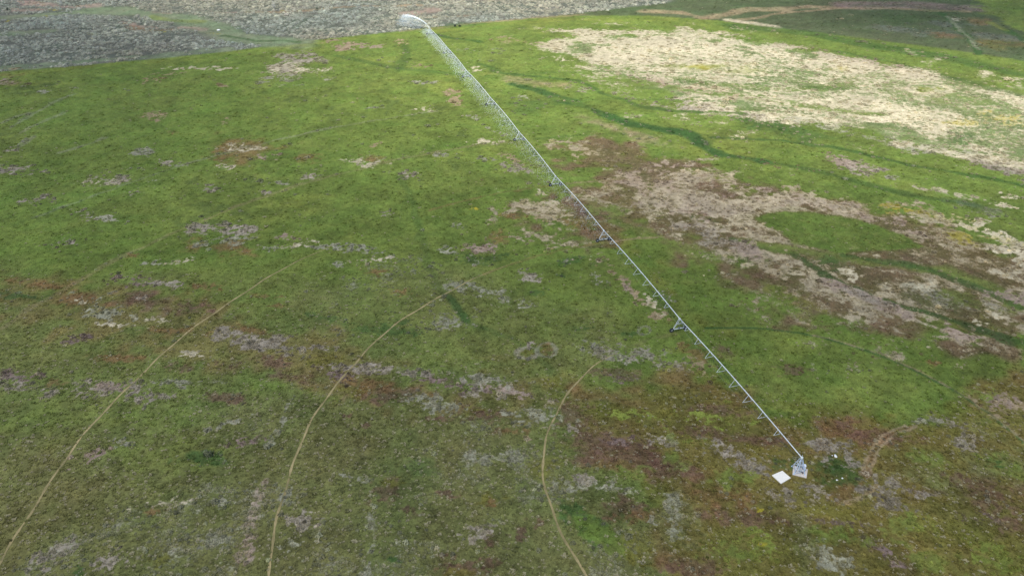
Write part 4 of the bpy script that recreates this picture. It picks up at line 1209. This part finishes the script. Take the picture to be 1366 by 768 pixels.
# ------------------------------------------------------------------ single shrubs and bare trees on the far range
M_dleaf = simple_mat("dark_leaf", (0.035, 0.05, 0.03), rough=0.9)
M_wood = simple_mat("grey_bark", (0.30, 0.28, 0.25), rough=0.9)
M_twig = simple_mat("pale_twigs", (0.42, 0.41, 0.37), rough=0.9)
def leafy(name, parent, mat, n, rx, rz, zc, q0, q1, seed):
    rs = np.random.default_rng(seed)
    v, f_ = [], []
    lobes = [(rs.normal(0, 0.45, 3), rs.uniform(0.45, 0.75)) for _ in range(6)]
    for k in range(n):
        lc, lr = lobes[k % 6]
        u = rs.normal(0, 1, 3); u /= np.linalg.norm(u)
        c = (lc + u * lr * rs.uniform(0.5, 1)) * np.array((rx, rx, rz)) + np.array((0, 0, zc))
        c[2] = max(c[2], 0.15)
        a = rs.normal(0, 1, 3); a /= np.linalg.norm(a); b_ = np.cross(a, rs.normal(0, 1, 3)); b_ /= np.linalg.norm(b_)
        q = rs.uniform(q0, q1); o = len(v)
        v += [tuple(c + a * q), tuple(c + b_ * q * 0.6), tuple(c - a * q), tuple(c - b_ * q * 0.6)]
        f_.append((o, o + 1, o + 2, o + 3))
    me_ = bpy.data.meshes.new(name); me_.from_pydata(v, [], f_); me_.materials.append(mat); me_.update()
    o = bpy.data.objects.new(name, me_); col.objects.link(o); o.parent = parent
    return o
def shrub(px, py, r, label, group, seed):
    p = U(px, py)
    e = empty("dark_shrub", (p[0], p[1], gz(*p)))
    tag(e, label, "shrub", group)
    leafy("foliage", e, M_dleaf, 220, r, r * 0.75, r * 0.7, 0.12, 0.3, seed)
    m = MB()
    for k in range(4):
        a = k * 1.6 + seed
        m.tube([(0, 0, -0.05), (0.3 * r * math.cos(a), 0.3 * r * math.sin(a), r * 0.8)], 0.06, 5, r2=0.02)
    m.build("stem", M_wood, e)
shrub(606.8, 36.0, 1.1, "rounded dark shrub on bare soil beyond the end of the pipe, one of two", "pair of dark shrubs beyond the pipe's end", 1)
shrub(612.6, 36.2, 1.1, "rounded dark shrub on bare soil beyond the end of the pipe, one of two", "pair of dark shrubs beyond the pipe's end", 2)
shrub(422.5, 14.6, 1.6, "dark bush standing alone beside the tan trail in the sagebrush", None, 3)
shrub(12, 14.5, 1.6, "dark bush near the pink cut bank in the far sagebrush", None, 4)
def bare_tree(px, py, h, label, seed):
    rs = np.random.default_rng(seed)
    p = U(px, py)
    e = empty("bare_tree", (p[0], p[1], gz(*p)))
    tag(e, label, "tree", None)
    m = MB()
    m.tube([(0, 0, -0.1), (0.1, 0, h * 0.3), (-0.15, 0.1, h * 0.65), (0.0, 0.0, h * 0.95)], 0.28, 7, r2=0.05)
    m.build("trunk", M_wood, e)
    m = MB(); tips = []
    for k in range(16):
        z = h * rs.uniform(0.25, 0.85); a = rs.uniform(0, 6.28); L_ = h * 0.34 * (1.1 - 0.6 * z / h)
        q = Vector((0, 0, z)); q1 = q + Vector((math.cos(a) * L_, math.sin(a) * L_, L_ * 0.8)); tips.append((q, q1))
        m.tube([q, q.lerp(q1, 0.5) + Vector((0, 0, 0.1)), q1], 0.08, 5, r2=0.02)
        for j in range(9):
            s0 = q.lerp(q1, rs.uniform(0.3, 1)); dq = Vector(rs.normal(0, 1, 3)).normalized() * h * 0.12
            m.tube([s0, s0 + dq], 0.03, 3, r2=0.012)
    m.build("crown", M_twig, e)
bare_tree(84.5, 11.0, 10, "pale bare tree rising from a pink cut bank in far sagebrush", 1)
bare_tree(367, 16.0, 8, "pale bare tree beside yellow weeds on the tan trail", 2)
bare_tree(22, 6.5, 9, "grey bare tree on dark ground at the back of the sagebrush range", 3)

# ------------------------------------------------------------------ clouds: the broken deck whose shade lies on most of the field
def cloud_mat():
    m = bpy.data.materials.new("cloud")
    nt, N, Lk, b = nodes_of(m)
    tp = N.new("ShaderNodeBsdfTransparent")
    tl = N.new("ShaderNodeBsdfTranslucent"); tl.inputs[0].default_value = (0.95, 0.95, 0.95, 1)
    geo = N.new("ShaderNodeNewGeometry")
    nz = N.new("ShaderNodeTexNoise"); nz.inputs["Scale"].default_value = 0.008; nz.inputs["Detail"].default_value = 5
    Lk.new(geo.outputs["Position"], nz.inputs["Vector"])
    mr = N.new("ShaderNodeMapRange"); mr.inputs[1].default_value = 0.3; mr.inputs[2].default_value = 0.7; mr.inputs[3].default_value = 0.30; mr.inputs[4].default_value = 0.48
    Lk.new(nz.outputs["Fac"], mr.inputs[0])
    mx = N.new("ShaderNodeMixShader")
    Lk.new(mr.outputs[0], mx.inputs[0]); Lk.new(tp.outputs[0], mx.inputs[1]); Lk.new(tl.outputs[0], mx.inputs[2])
    Lk.new(mx.outputs[0], N["Material Output"].inputs["Surface"])
    return m
M_cloud = cloud_mat()
CLOUD_Z = 900.0
def cloud(cx, cy, rx, ry, label, seed):
    """cx, cy: where its shade lies on the ground; the cloud stands up-sun of that"""
    import bmesh
    bm = bmesh.new()
    bmesh.ops.create_icosphere(bm, subdivisions=5, radius=1)
    for v in bm.verts:
        a = math.atan2(v.co.y, v.co.x)
        k = 1 + 0.10 * math.sin(3 * a + seed) + 0.06 * math.sin(7 * a + 2 * seed) + 0.05 * math.sin(9 * v.co.x + seed) * math.cos(8 * v.co.y)
        z = v.co.z * (95 if v.co.z > 0 else 22)
        z += 16 * math.sin(11 * v.co.x + seed) * math.cos(10 * v.co.y + seed) * (1 if v.co.z > 0 else 0.2)
        v.co = Vector((v.co.x * k * rx, v.co.y * k * ry, z))
    me_ = bpy.data.meshes.new("cloud"); bm.to_mesh(me_); bm.free()
    me_.polygons.foreach_set("use_smooth", [True] * len(me_.polygons))
    me_.materials.append(M_cloud)
    o = bpy.data.objects.new("cloud", me_); col.objects.link(o)
    k = CLOUD_Z / SUN_DIR.z
    o.location = (cx + SUN_DIR.x * k, cy + SUN_DIR.y * k, CLOUD_Z)
    tag(o, label, "cloud")
    return o
cloud(20, 110, 520, 185, "broad flat grey cloud shading the ground round the pivot pad", 1)
cloud(-430, 420, 300, 240, "flat cloud shading the field edge away from the pipe's right side", 2)
cloud(480, 640, 270, 170, "flat cloud shading the dark field past the bleached grass", 3)
